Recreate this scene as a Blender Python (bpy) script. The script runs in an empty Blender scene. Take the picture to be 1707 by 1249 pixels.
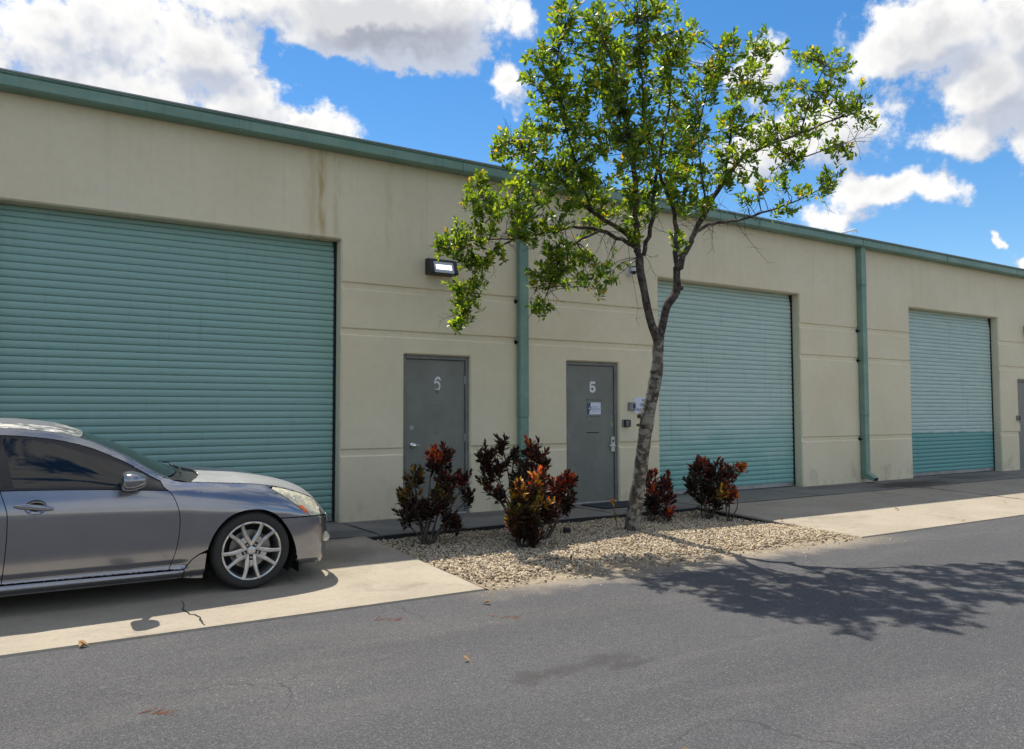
import bpy, bmesh, math, random
import numpy as np
from mathutils import Vector, Matrix, noise
from mathutils.geometry import delaunay_2d_cdt

R = math.radians
sc = bpy.context.scene
COL = sc.collection
rnd = random.Random(7)

# ------------------------------------------------------------------ camera
CAM = Vector((0.0, -9.8972, 1.3756))
YAW, PITCH, ROLL, FPX = R(32.484), R(2.8273), R(-0.158), 1341.82
_f = Vector((math.sin(YAW) * math.cos(PITCH), math.cos(YAW) * math.cos(PITCH), math.sin(PITCH)))
_r0 = Vector((math.cos(YAW), -math.sin(YAW), 0))
_u0 = _r0.cross(_f)
_r = _r0 * math.cos(ROLL) + _u0 * math.sin(ROLL)
_u = -_r0 * math.sin(ROLL) + _u0 * math.cos(ROLL)
cd = bpy.data.cameras.new('camera')
cd.sensor_width = 36.0
cd.lens = FPX / 1707 * 36
cd.clip_start = 0.05
cd.clip_end = 2000
cam = bpy.data.objects.new('camera', cd)
COL.objects.link(cam)
m = Matrix((_r, _u, -_f)).transposed().to_4x4()
m.translation = CAM
cam.matrix_world = m
sc.camera = cam


def ray(px, py):
    return _f + _r * ((px - 853.5) / FPX) - _u * ((py - 624.5) / FPX)


def at(px, py, Y):
    """survey helper: the point of the plane y = Y seen at photo pixel (px, py)"""
    d = ray(px, py)
    return CAM + d * ((Y - CAM.y) / d.y)


def gz(y):
    """ground height: flat walk, falling drive, nearly flat lot"""
    if y > -1.22:
        return 0.0
    if y > -3.92:
        return -0.11 * (-1.22 - y) / 2.7
    return -0.125 - 0.012 * min(-3.92 - y, 9)


def ong(px, py):
    z = -0.05
    d = ray(px, py)
    for _ in range(30):
        q = CAM + d * ((z - CAM.z) / d.z)
        z = gz(q.y)
    return q


# ------------------------------------------------------------------ light, sky, exposure
SUN = Vector((-0.03, 0.48, 1.0)).normalized()          # towards the sun (behind the building)
SUN_EL = math.asin(SUN.z)
SUN_AZ = math.atan2(SUN.x, SUN.y)
sl = bpy.data.lights.new('sun', 'SUN')
sl.energy = 4.6
sl.angle = R(0.53)
sl.color = (1.0, 0.93, 0.82)
so = bpy.data.objects.new('sun', sl)
COL.objects.link(so)
so.rotation_euler = (-SUN).to_track_quat('-Z', 'Y').to_euler()
so.location = (0, 20, 40)

vs = sc.view_settings
vs.view_transform = 'Standard'
vs.look = 'None'
vs.gamma = 1.0
vs.exposure = 0.45
vs.use_curve_mapping = False
sc.render.engine = 'CYCLES'
sc.cycles.use_denoising = True
sc.cycles.max_bounces = 6
sc.cycles.diffuse_bounces = 3
sc.cycles.glossy_bounces = 3
sc.cycles.caustics_reflective = False
sc.cycles.caustics_refractive = False
sc.cycles.transparent_max_bounces = 8


class NT:
    """small helper for node trees"""
    def __init__(s, tree):
        s.t = tree
        s.n = tree.nodes
        s.l = tree.links

    def node(s, typ, **kw):
        n = s.n.new(typ)
        for k, v in kw.items():
            setattr(n, k, v)
        return n

    def put(s, sock, v):
        if v is None:
            return
        if isinstance(v, bpy.types.NodeSocket):
            s.l.new(v, sock)
        else:
            if isinstance(v, (tuple, list)) and len(v) == 3 and sock.type == 'RGBA':
                v = (*v, 1)
            sock.default_value = v

    def m(s, op, a, b=None, c=None, clamp=False):
        n = s.node('ShaderNodeMath', operation=op, use_clamp=clamp)
        s.put(n.inputs[0], a); s.put(n.inputs[1], b); s.put(n.inputs[2], c)
        return n.outputs[0]

    def vm(s, op, a, b=None, c=None):
        n = s.node('ShaderNodeVectorMath', operation=op)
        s.put(n.inputs[0], a); s.put(n.inputs[1], b); s.put(n.inputs[2], c)
        return n.outputs['Value'] if op in ('LENGTH', 'DOT_PRODUCT', 'DISTANCE') else n.outputs[0]

    def mix(s, f, a, b, blend='MIX'):
        n = s.node('ShaderNodeMix', data_type='RGBA', blend_type=blend)
        s.put(n.inputs[0], f); s.put(n.inputs[6], a); s.put(n.inputs[7], b)
        return n.outputs[2]

    def noise(s, vec, scale, detail=4, rough=0.55, dist=0.0):
        n = s.node('ShaderNodeTexNoise')
        s.put(n.inputs['Vector'], vec)
        n.inputs['Scale'].default_value = scale
        n.inputs['Detail'].default_value = detail
        n.inputs['Roughness'].default_value = rough
        n.inputs['Distortion'].default_value = dist
        return n.outputs[0]

    def voro(s, vec, scale, feature='F1', out='Distance', rand=1.0):
        n = s.node('ShaderNodeTexVoronoi', feature=feature)
        s.put(n.inputs['Vector'], vec)
        n.inputs['Scale'].default_value = scale
        n.inputs['Randomness'].default_value = rand
        return n.outputs[out]

    def ramp(s, f, lo, hi, smooth=True):
        n = s.node('ShaderNodeMapRange', interpolation_type='SMOOTHSTEP' if smooth else 'LINEAR')
        s.put(n.inputs[0], f); s.put(n.inputs[1], lo); s.put(n.inputs[2], hi)
        n.inputs[3].default_value = 0.0; n.inputs[4].default_value = 1.0
        return n.outputs[0]

    def scale(s, vec, v):
        return s.vm('MULTIPLY', vec, v)


# world: physical sky with cumulus at infinity, in azimuth / elevation
world = bpy.data.worlds.new('World')
sc.world = world
world.use_nodes = True
W = NT(world.node_tree)
W.n.clear()
wo = W.node('ShaderNodeOutputWorld')
sky = W.node('ShaderNodeTexSky', sky_type='NISHITA')
sky.sun_disc = False
sky.sun_elevation = SUN_EL
sky.sun_rotation = SUN_AZ
sky.altitude = 0
sky.air_density = 1.0
sky.dust_density = 0.1
sky.ozone_density = 2.2
bg_sky = W.node('ShaderNodeBackground')
hs = W.node('ShaderNodeHueSaturation')
hs.inputs['Saturation'].default_value = 1.32
W.l.new(sky.outputs[0], hs.inputs['Color'])
W.l.new(hs.outputs[0], bg_sky.inputs[0])
bg_sky.inputs[1].default_value = 0.112


def azel(px, py):
    d = ray(px, py).normalized()
    return math.atan2(d.x, d.y), math.asin(d.z)


# cumulus in view: pixel centre, half width, half height, thickness
CLOUDS = [
    (40, 60, 130, 75, 1.0), (190, 60, 110, 95, 1.0), (330, 90, 110, 75, 1.0), (250, 160, 190, 80, 1.0), (400, 170, 130, 60, 1.0),
    (520, 215, 110, 42, .85), (60, 20, 110, 40, .9), (-120, 80, 170, 120, 1.),
    (420, 5, 120, 50, 1.0), (620, 25, 210, 85, 2.7), (790, 30, 90, 70, 1.2), (690, 85, 120, 45, 1.2), (850, 130, 34, 42, .75),
    (1260, 120, 85, 60, .95), (1380, 215, 110, 75, 1.0), (1260, 240, 90, 80, .9), (1470, 315, 150, 36, .95), (1380, 365, 80, 24, .55),
    (1560, 60, 170, 80, 1.5), (1640, 150, 150, 90, 1.55), (1700, 40, 120, 80, 1.3), (1610, 205, 110, 48, 1.1), (1800, 170, 160, 110, 1.4),
    (1668, 408, 11, 20, .7), (1705, 436, 40, 18, .9), (1780, 440, 90, 40, 1.),
]


def cloud_group(name, fine):
    g = bpy.data.node_groups.new(name, 'ShaderNodeTree')
    g.interface.new_socket('Vector', in_out='INPUT', socket_type='NodeSocketVector')
    g.interface.new_socket('Density', in_out='OUTPUT', socket_type='NodeSocketFloat')
    T = NT(g)
    gi = T.node('NodeGroupInput'); go = T.node('NodeGroupOutput')
    D = T.vm('NORMALIZE', gi.outputs[0])
    D2 = D
    if fine:                                   # billowing displacement of the outlines
        wn = T.node('ShaderNodeTexNoise')
        T.put(wn.inputs['Vector'], D)
        wn.inputs['Scale'].default_value = 12; wn.inputs['Detail'].default_value = 4; wn.inputs['Roughness'].default_value = 0.62
        D2 = T.vm('MULTIPLY_ADD', wn.outputs[1], (0.085, 0.085, 0.085), T.vm('ADD', D, (-0.0425, -0.0425, -0.0425)))
    sx = T.node('ShaderNodeSeparateXYZ')
    T.put(sx.inputs[0], D2)
    az = T.m('ARCTAN2', sx.outputs[0], sx.outputs[1])
    el = T.m('ARCSINE', sx.outputs[2])
    cb = T.node('ShaderNodeCombineXYZ')
    T.put(cb.inputs[0], az); T.put(cb.inputs[1], el)
    best = None
    for (px, py, rx, ry, th) in CLOUDS:
        a0, e0 = azel(px, py)
        a1, _e = azel(px + rx, py)
        _a, e1 = azel(px, py - ry)
        ka, ke = 1 / max(abs(a1 - a0), .002), 1 / max(abs(e1 - e0), .002)
        q = T.vm('LENGTH', T.vm('MULTIPLY_ADD', cb.outputs[0], (ka, ke, 0), (-a0 * ka, -e0 * ke, 0)))
        v = T.m('MULTIPLY_ADD', q, -th, 1.10 * th)
        if best is None:
            best = v
        else:
            n = T.node('ShaderNodeMath', operation='SMOOTH_MAX')
            T.put(n.inputs[0], best); T.put(n.inputs[1], v); n.inputs[2].default_value = 0.18
            best = n.outputs[0]
    # the same kind of scattered cumulus all round, outside the surveyed part
    gen = T.noise(T.scale(D, (1, 1, 1.9)), 3.1, 1, 0.5)
    gen = T.m('MULTIPLY', T.m('SUBTRACT', gen, 0.47), 6.5)
    inaz = T.ramp(T.m('ABSOLUTE', T.m('SUBTRACT', az, YAW)), 0.72, 0.95)
    inel = T.ramp(el, 0.55, 0.75)
    out = T.m('MAXIMUM', inaz, inel)
    gen = T.m('ADD', T.m('MULTIPLY', T.m('ADD', gen, 3.0), out), -3.0)
    if fine:
        best = T.m('MAXIMUM', best, gen)
    b = T.noise(D, 15, 7 if fine else 3, 0.66, 0.0)
    d = T.m('ADD', best, T.m('MULTIPLY', T.m('SUBTRACT', b, 0.5), 2.5))
    d = T.m('MULTIPLY', d, T.ramp(el, 0.0, 0.06))
    T.put(go.inputs[0], d)
    return g


CG = [cloud_group('cumulus_density', True), cloud_group('cumulus_density_coarse', False)]
tc = W.node('ShaderNodeTexCoord')
Dv = tc.outputs['Generated']


def dens(vec, k):
    n = W.node('ShaderNodeGroup')
    n.node_tree = CG[k]
    W.put(n.inputs[0], vec)
    return n.outputs[0]


d0 = dens(Dv, 0)
d1 = dens(W.vm('ADD', Dv, (-0.010, 0.010, 0.030)), 1)       # one step towards the sun
alpha = W.ramp(d0, 0.0, 0.50)
lit = W.ramp(W.m('SUBTRACT', d0, d1), -0.60, 0.42)
thick = W.ramp(d0, 0.45, 1.75)
ccol = W.mix(lit, (0.56, 0.61, 0.72), (1.0, 0.99, 0.97))
ccol = W.mix(W.m('MULTIPLY', thick, W.m('SUBTRACT', 0.92, W.m('MULTIPLY', lit, 0.42))), ccol, (0.38, 0.405, 0.475))
bg_c = W.node('ShaderNodeBackground')
W.put(bg_c.inputs[0], ccol)
bg_c.inputs[1].default_value = 0.76
mx = W.node('ShaderNodeMixShader')
W.put(mx.inputs[0], alpha)
W.l.new(bg_sky.outputs[0], mx.inputs[1]); W.l.new(bg_c.outputs[0], mx.inputs[2])
W.l.new(mx.outputs[0], wo.inputs[0])
world.cycles.sampling_method = 'MANUAL'
world.cycles.sample_map_resolution = 256


# ------------------------------------------------------------------ materials
MATS = {}


def new_mat(name):
    mt = bpy.data.materials.new(name)
    mt.use_nodes = True
    T = NT(mt.node_tree)
    T.n.clear()
    T.out = T.node('ShaderNodeOutputMaterial')
    T.b = T.node('ShaderNodeBsdfPrincipled')
    T.l.new(T.b.outputs[0], T.out.inputs[0])
    MATS[name] = mt
    return mt, T


def pos(T):
    return T.node('ShaderNodeNewGeometry').outputs['Position']


def simple(name, col, rough=0.6, metal=0.0, var=0.12, vs=6.0, bump=0.0, bs=60.0, coat=0.0, spec=0.5, world_pos=True):
    mt, T = new_mat(name)
    p = pos(T) if world_pos else T.node('ShaderNodeTexCoord').outputs['Object']
    n = T.noise(p, vs, 5, 0.6)
    lo = tuple(c * (1 - var) for c in col); hi = tuple(min(1, c * (1 + var)) for c in col)
    T.put(T.b.inputs['Base Color'], T.mix(T.ramp(n, .3, .7), lo, hi))
    T.b.inputs['Metallic'].default_value = metal
    T.put(T.b.inputs['Roughness'], T.m('ADD', T.m('MULTIPLY', T.m('SUBTRACT', n, .5), .25), rough, clamp=True))
    T.b.inputs['Coat Weight'].default_value = coat
    T.b.inputs['Specular IOR Level'].default_value = spec
    if bump:
        bn = T.node('ShaderNodeBump')
        bn.inputs['Strength'].default_value = bump
        bn.inputs['Distance'].default_value = 0.004
        T.put(bn.inputs['Height'], T.noise(p, bs, 4, .6))
        T.l.new(bn.outputs[0], T.b.inputs['Normal'])
    return mt


def wall_mat():
    mt, T = new_mat('cream_stucco')
    p = pos(T)
    s = T.node('ShaderNodeSeparateXYZ'); T.put(s.inputs[0], p)
    big = T.noise(p, .7, 4, .55)
    col = T.mix(T.ramp(big, .3, .7), (0.715, 0.632, 0.448), (0.775, 0.696, 0.508))
    fine = T.noise(p, 9, 6, .65)
    col = T.mix(T.m('MULTIPLY', T.ramp(fine, .4, .8), .25), col, (0.57, 0.495, 0.36))
    # rain streaks under the gutter
    st = T.noise(T.scale(p, (5.5, 1, .22)), 1.6, 5, .6)
    st = T.m('MULTIPLY', T.ramp(st, .52, .74), T.ramp(T.m('ADD', s.outputs[2], T.m('MULTIPLY', fine, 1.4)), 3.2, 5.0))
    col = T.mix(T.m('MULTIPLY', st, .18), col, (0.44, 0.40, 0.31))
    # the ochre leak above the first shutter
    for cx, wd, k in ((3.42, .05, .80), (3.30, .10, .30), (3.62, .04, .35), (4.35, .05, .22)):
        g = T.m('DIVIDE', T.m('SUBTRACT', T.m('ADD', s.outputs[0], T.m('MULTIPLY', T.m('SUBTRACT', T.noise(T.scale(p, (1, 1, .8)), 3, 3), .5), .12)), cx), wd)
        g = T.m('POWER', 2.718, T.m('MULTIPLY', T.m('MULTIPLY', g, g), -1.0))
        g = T.m('MULTIPLY', g, T.m('MULTIPLY', T.ramp(s.outputs[2], 3.4, 3.8), T.ramp(T.noise(T.scale(p, (3, 1, .6)), 4, 4), .3, .6)))
        col = T.mix(T.m('MULTIPLY', g, k), col, (0.45, 0.315, 0.12))
    # patchy splash dirt
    dn = T.noise(T.scale(p, (2.2, 1, 1.4)), 1.7, 6, .65)
    dirt = T.m('MULTIPLY', T.ramp(T.m('ADD', s.outputs[2], T.m('MULTIPLY', dn, -1.5)), -.35, -.80), T.ramp(dn, .42, .66))
    col = T.mix(T.m('MULTIPLY', dirt, .26), col, (0.17, 0.16, 0.12))
    T.put(T.b.inputs['Base Color'], col)
    T.b.inputs['Roughness'].default_value = .85
    T.b.inputs['Specular IOR Level'].default_value = .25
    b1 = T.node('ShaderNodeBump'); b1.inputs['Strength'].default_value = .25; b1.inputs['Distance'].default_value = .004
    T.put(b1.inputs['Height'], T.m('ADD', T.noise(p, 130, 3, .6), T.m('MULTIPLY', T.noise(p, 2.5, 3, .5), 3.0)))
    T.l.new(b1.outputs[0], T.b.inputs['Normal'])
    return mt


def shutter_mat(name, fade, fade_z, teal=(0.210, 0.430, 0.395), pale=(0.485, 0.605, 0.555)):
    """teal enamel that has chalked above an uneven line"""
    mt, T = new_mat(name)
    p = pos(T)
    s = T.node('ShaderNodeSeparateXYZ'); T.put(s.inputs[0], p)
    n = T.noise(T.scale(p, (1, 1, 2.0)), 1.5, 6, .62)
    n2 = T.noise(T.scale(p, (1.2, 1, 9)), 2.6, 5, .6)
    edge = T.m('ADD', s.outputs[2], T.m('MULTIPLY', T.m('SUBTRACT', n, .5), fade_z[2]))
    f = T.ramp(edge, fade_z[0], fade_z[1])
    f = T.m('MULTIPLY', f, T.m('ADD', T.m('MULTIPLY', T.ramp(n2, .3, .7), .25), .75))
    f = T.m('MULTIPLY', f, fade)
    ro = T.node('ShaderNodeObjectInfo').outputs['Random']
    col = T.mix(f, teal, pale)
    col = T.mix(T.m('MULTIPLY', T.m('SUBTRACT', ro, .5), .22), col, T.mix(1.0, col, (1.28, 1.28, 1.28), 'MULTIPLY'))
    st = T.noise(T.scale(p, (9, 1, .6)), 1.3, 5, .6)
    col = T.mix(T.m('MULTIPLY', T.ramp(st, .56, .78), .22), col, (0.07, 0.15, 0.15))
    T.put(T.b.inputs['Base Color'], col)
    T.put(T.b.inputs['Roughness'], T.m('ADD', T.m('MULTIPLY', n2, .25), .42))
    T.b.inputs['Specular IOR Level'].default_value = .35
    return mt


def concrete_mat(name, a, b, dark):
    mt, T = new_mat(name)
    p = pos(T)
    n = T.noise(p, 1.1, 6, .6)
    col = T.mix(T.ramp(n, .3, .7), a, b)
    f = T.noise(p, 22, 5, .7)
    col = T.mix(T.m('MULTIPLY', T.ramp(f, .45, .75), .35), col, dark)
    sm = T.noise(T.scale(p, (.8, 1.6, 1)), 1.9, 6, .7, .6)
    col = T.mix(T.m('MULTIPLY', T.ramp(sm, .53, .72), .55), col, dark)
    br = T.noise(T.scale(p, (2, 40, 1)), 3, 3, .6)
    col = T.mix(T.m('MULTIPLY', T.ramp(br, .4, .8), .15), col, dark)
    ro = T.node('ShaderNodeObjectInfo').outputs['Random']
    col = T.mix(T.m('MULTIPLY', ro, .25), col, dark)
    # oily damp patch where the second downspout runs out, tyre marks
    for cx, cy, rx, ry, k in ((14.9, -.8, 1.7, .6, 1.0), (13.2, -.35, 1.2, .3, .45), (17.6, -.5, 2.2, .5, .5), (3.2, -1.0, .9, .5, .45), (6.0, -.3, 1.6, .3, .35), (2.9, -2.0, .6, .5, .4)):
        q = T.vm('MULTIPLY', T.vm('SUBTRACT', p, (cx, cy, 0)), (1 / rx, 1 / ry, 0))
        L = T.m('ADD', T.vm('LENGTH', q), T.m('MULTIPLY', T.m('SUBTRACT', T.noise(p, 2.6, 6, .65), .5), 1.8))
        col = T.mix(T.m('MULTIPLY', T.ramp(L, 1.15, .25), k), col, (0.055, 0.052, 0.048))
    T.put(T.b.inputs['Base Color'], col)
    T.b.inputs['Roughness'].default_value = .9
    T.b.inputs['Specular IOR Level'].default_value = .25
    bn = T.node('ShaderNodeBump'); bn.inputs['Strength'].default_value = .35; bn.inputs['Distance'].default_value = .004
    T.put(bn.inputs['Height'], T.m('ADD', T.noise(p, 70, 4, .65), T.m('MULTIPLY', br, .7)))
    T.l.new(bn.outputs[0], T.b.inputs['Normal'])
    return mt


def asphalt_mat():
    mt, T = new_mat('asphalt')
    p = pos(T)
    sxy = T.node('ShaderNodeSeparateXYZ'); T.put(sxy.inputs[0], p)
    big = T.noise(p, .45, 5, .6)
    col = T.mix(T.ramp(big, .3, .7), (0.063, 0.064, 0.071), (0.078, 0.078, 0.085))
    # wheel lanes run along the lot, slightly polished and darker
    ln = T.m('ADD', sxy.outputs[1], T.m('MULTIPLY', T.m('SUBTRACT', T.noise(p, .35, 3), .5), .9))
    for yc in (-5.0, -6.7, -8.2):
        g = T.m('DIVIDE', T.m('SUBTRACT', ln, yc), .34)
        g = T.m('POWER', 2.718, T.m('MULTIPLY', T.m('MULTIPLY', g, g), -1.0))
        col = T.mix(T.m('MULTIPLY', g, .32), col, (0.054, 0.054, 0.058))
    streak = T.noise(T.scale(p, (.35, 1.8, 1)), 1.4, 6, .65, .4)
    col = T.mix(T.m('MULTIPLY', T.ramp(streak, .46, .70), .55), col, (0.106, 0.103, 0.099))
    cell = T.node('ShaderNodeTexVoronoi'); T.put(cell.inputs['Vector'], p); cell.inputs['Scale'].default_value = 185
    cs = T.node('ShaderNodeSeparateColor'); T.put(cs.inputs[0], cell.outputs['Color'])
    k = cs.outputs[0]
    col = T.mix(T.m('MULTIPLY', T.ramp(k, .58, .98), .60), col, (0.185, 0.184, 0.184))
    col = T.mix(T.m('MULTIPLY', T.ramp(cs.outputs[1], .55, .95), .6), col, (0.026, 0.026, 0.028))
    # exposed pale stones in loose drifts
    c2 = T.node('ShaderNodeTexVoronoi'); T.put(c2.inputs['Vector'], p); c2.inputs['Scale'].default_value = 60
    c2s = T.node('ShaderNodeSeparateColor'); T.put(c2s.inputs[0], c2.outputs['Color'])
    drift = T.ramp(T.noise(T.scale(p, (.8, 1.7, 1)), 1.3, 5, .65), .46, .66)
    spk = T.m('MULTIPLY', T.ramp(c2s.outputs[0], .80, .98), T.ramp(c2.outputs['Distance'], .46, .2))
    col = T.mix(T.m('MULTIPLY', T.m('MULTIPLY', spk, drift), .7), col, (0.27, 0.255, 0.225))
    sc1 = T.m('MULTIPLY', T.ramp(T.noise(T.scale(p, (1, 2.4, 1)), 7, 5, .7), .58, .74), T.ramp(T.noise(p, .8, 4, .6), .50, .66))
    col = T.mix(T.m('MULTIPLY', sc1, .5), col, (0.25, 0.24, 0.215))
    # fine hairline cracking
    vc = T.node('ShaderNodeTexVoronoi', feature='DISTANCE_TO_EDGE'); T.put(vc.inputs['Vector'], T.vm('ADD', p, T.scale(T.node('ShaderNodeTexNoise').outputs[1], (.0, .0, .0))))
    vc.inputs['Scale'].default_value = .55
    wn_ = T.node('ShaderNodeTexNoise'); T.put(wn_.inputs['Vector'], p); wn_.inputs['Scale'].default_value = 3.5; wn_.inputs['Detail'].default_value = 6
    T.put(vc.inputs['Vector'], T.vm('MULTIPLY_ADD', wn_.outputs[1], (.35, .35, 0), p))
    hc = T.m('MULTIPLY', T.ramp(vc.outputs['Distance'], .006, .001), T.ramp(T.noise(p, .9, 3), .50, .60))
    col = T.mix(T.m('MULTIPLY', hc, .55), col, (0.03, 0.03, 0.032))
    # oil marks
    for (px, py, rx, ry) in ((885, 1132, .17, .13), (938, 1118, .2, .10), (1010, 1100, .24, .13), (1050, 1108, .22, .07)):
        c = ong(px, py)
        q = T.vm('MULTIPLY', T.vm('SUBTRACT', p, tuple(c)), (1 / rx, 1 / ry, 0))
        L = T.m('ADD', T.vm('LENGTH', q), T.m('MULTIPLY', T.m('SUBTRACT', T.noise(p, 9, 6, .7), .5), 2.4))
        col = T.mix(T.m('MULTIPLY', T.ramp(L, 1.1, .3), .45), col, (0.034, 0.031, 0.029))
    # sand washed over the seam
    s = T.node('ShaderNodeSeparateXYZ'); T.put(s.inputs[0], p)
    e = T.m('ADD', s.outputs[1], T.m('MULTIPLY', T.m('SUBTRACT', T.noise(p, 3.2, 6, .68), .5), .75))
    inx = T.m('MULTIPLY', T.ramp(s.outputs[0], 3.0, 4.3), T.ramp(s.outputs[0], 9.6, 8.2))
    col = T.mix(T.m('MULTIPLY', T.m('MULTIPLY', T.ramp(e, -4.35, -3.95), inx), .75), col, (0.30, 0.255, 0.195))
    T.put(T.b.inputs['Base Color'], col)
    T.b.inputs['Roughness'].default_value = .88
    T.b.inputs['Specular IOR Level'].default_value = .3
    bn = T.node('ShaderNodeBump'); bn.inputs['Strength'].default_value = .55; bn.inputs['Distance'].default_value = .006
    T.put(bn.inputs['Height'], T.m('ADD', cell.outputs['Distance'], T.m('MULTIPLY', T.noise(p, 40, 4, .7), .8)))
    T.l.new(bn.outputs[0], T.b.inputs['Normal'])
    return mt


def green_metal():
    mt, T = new_mat('green_enamel')
    p = pos(T)
    n = T.noise(T.scale(p, (.7, 1, 2.0)), 1.6, 6, .62)
    col = T.mix(T.ramp(n, .32, .68), (0.150, 0.262, 0.205), (0.210, 0.335, 0.270))
    st = T.noise(T.scale(p, (12, 4, .9)), 1.5, 5, .65)
    col = T.mix(T.m('MULTIPLY', T.ramp(st, .5, .75), .35), col, (0.085, 0.155, 0.125))
    T.put(T.b.inputs['Base Color'], col)
    T.b.inputs['Roughness'].default_value = .5
    T.b.inputs['Specular IOR Level'].default_value = .4
    return mt


def door_mat():
    mt, T = new_mat('grey_door_paint')
    p = pos(T)
    s = T.node('ShaderNodeSeparateXYZ'); T.put(s.inputs[0], p)
    n = T.noise(T.scale(p, (1.6, 1, 1)), 2.0, 6, .62)
    col = T.mix(T.ramp(n, .3, .7), (0.178, 0.185, 0.158), (0.215, 0.222, 0.192))
    sc_ = T.noise(T.scale(p, (7, 1, 3)), 3.4, 6, .7)
    col = T.mix(T.m('MULTIPLY', T.ramp(sc_, .56, .72), .35), col, (0.26, 0.27, 0.26))
    dk = T.noise(T.scale(p, (2, 1, 5)), 2.2, 6, .7)
    col = T.mix(T.m('MULTIPLY', T.ramp(dk, .55, .75), .45), col, (0.085, 0.095, 0.095))
    T.put(T.b.inputs['Base Color'], col)
    T.b.inputs['Roughness'].default_value = .5
    T.b.inputs['Specular IOR Level'].default_value = .35
    return mt


wall_mat(); asphalt_mat(); green_metal(); door_mat()
shutter_mat('shutter_teal', .55, (-.8, 1.6, 1.0), teal=(0.205, 0.385, 0.345), pale=(0.335, 0.490, 0.445))
shutter_mat('shutter_chalked', .95, (.15, 1.6, 1.5))
shutter_mat('shutter_half_faded', 1.0, (.91, .975, .2), teal=(0.150, 0.365, 0.350))
concrete_mat('drive_concrete', (0.325, 0.284, 0.222), (0.395, 0.347, 0.275), (0.195, 0.168, 0.132))
concrete_mat('walk_concrete', (0.190, 0.180, 0.163), (0.255, 0.241, 0.218), (0.105, 0.100, 0.092))
simple('frame_paint', (0.17, 0.175, 0.155), .5, var=.2, vs=9)
simple('chrome', (0.75, 0.75, 0.74), .22, 1.0, var=.08)
simple('steel', (0.50, 0.50, 0.49), .45, .8, var=.2, vs=20)
simple('dark_gap', (0.012, 0.013, 0.014), .9, var=.3)
simple('black_plastic', (0.018, 0.019, 0.022), .45, var=.3, vs=20)
simple('galvanised', (0.33, 0.33, 0.32), .55, .35, var=.18, vs=3)
simple('white_paint', (0.74, 0.75, 0.76), .5, var=.06)
simple('sign_white', (0.66, 0.70, 0.80), .35, var=.04)
simple('sign_blue', (0.035, 0.06, 0.11), .4, var=.1)
simple('sign_print', (0.10, 0.12, 0.24), .5, var=.1)
simple('paper_print', (0.38, 0.46, 0.58), .5, var=.1)
simple('grey_box', (0.20, 0.21, 0.225), .5, var=.15)
simple('mat_rubber', (0.022, 0.028, 0.036), .95, var=.35, vs=60, bump=.6, bs=220)
simple('roof_metal', (0.30, 0.32, 0.31), .5, .3, var=.12)
simple('edging', (0.014, 0.014, 0.015), .8, var=.4, vs=20)
simple('tape_residue', (0.145, 0.14, 0.12), .8, var=.3, vs=40)
simple('rust_plate', (0.33, 0.24, 0.19), .6, var=.3, vs=60)
simple('threshold', (0.36, 0.36, 0.36), .5, .3, var=.2, vs=12)


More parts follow.
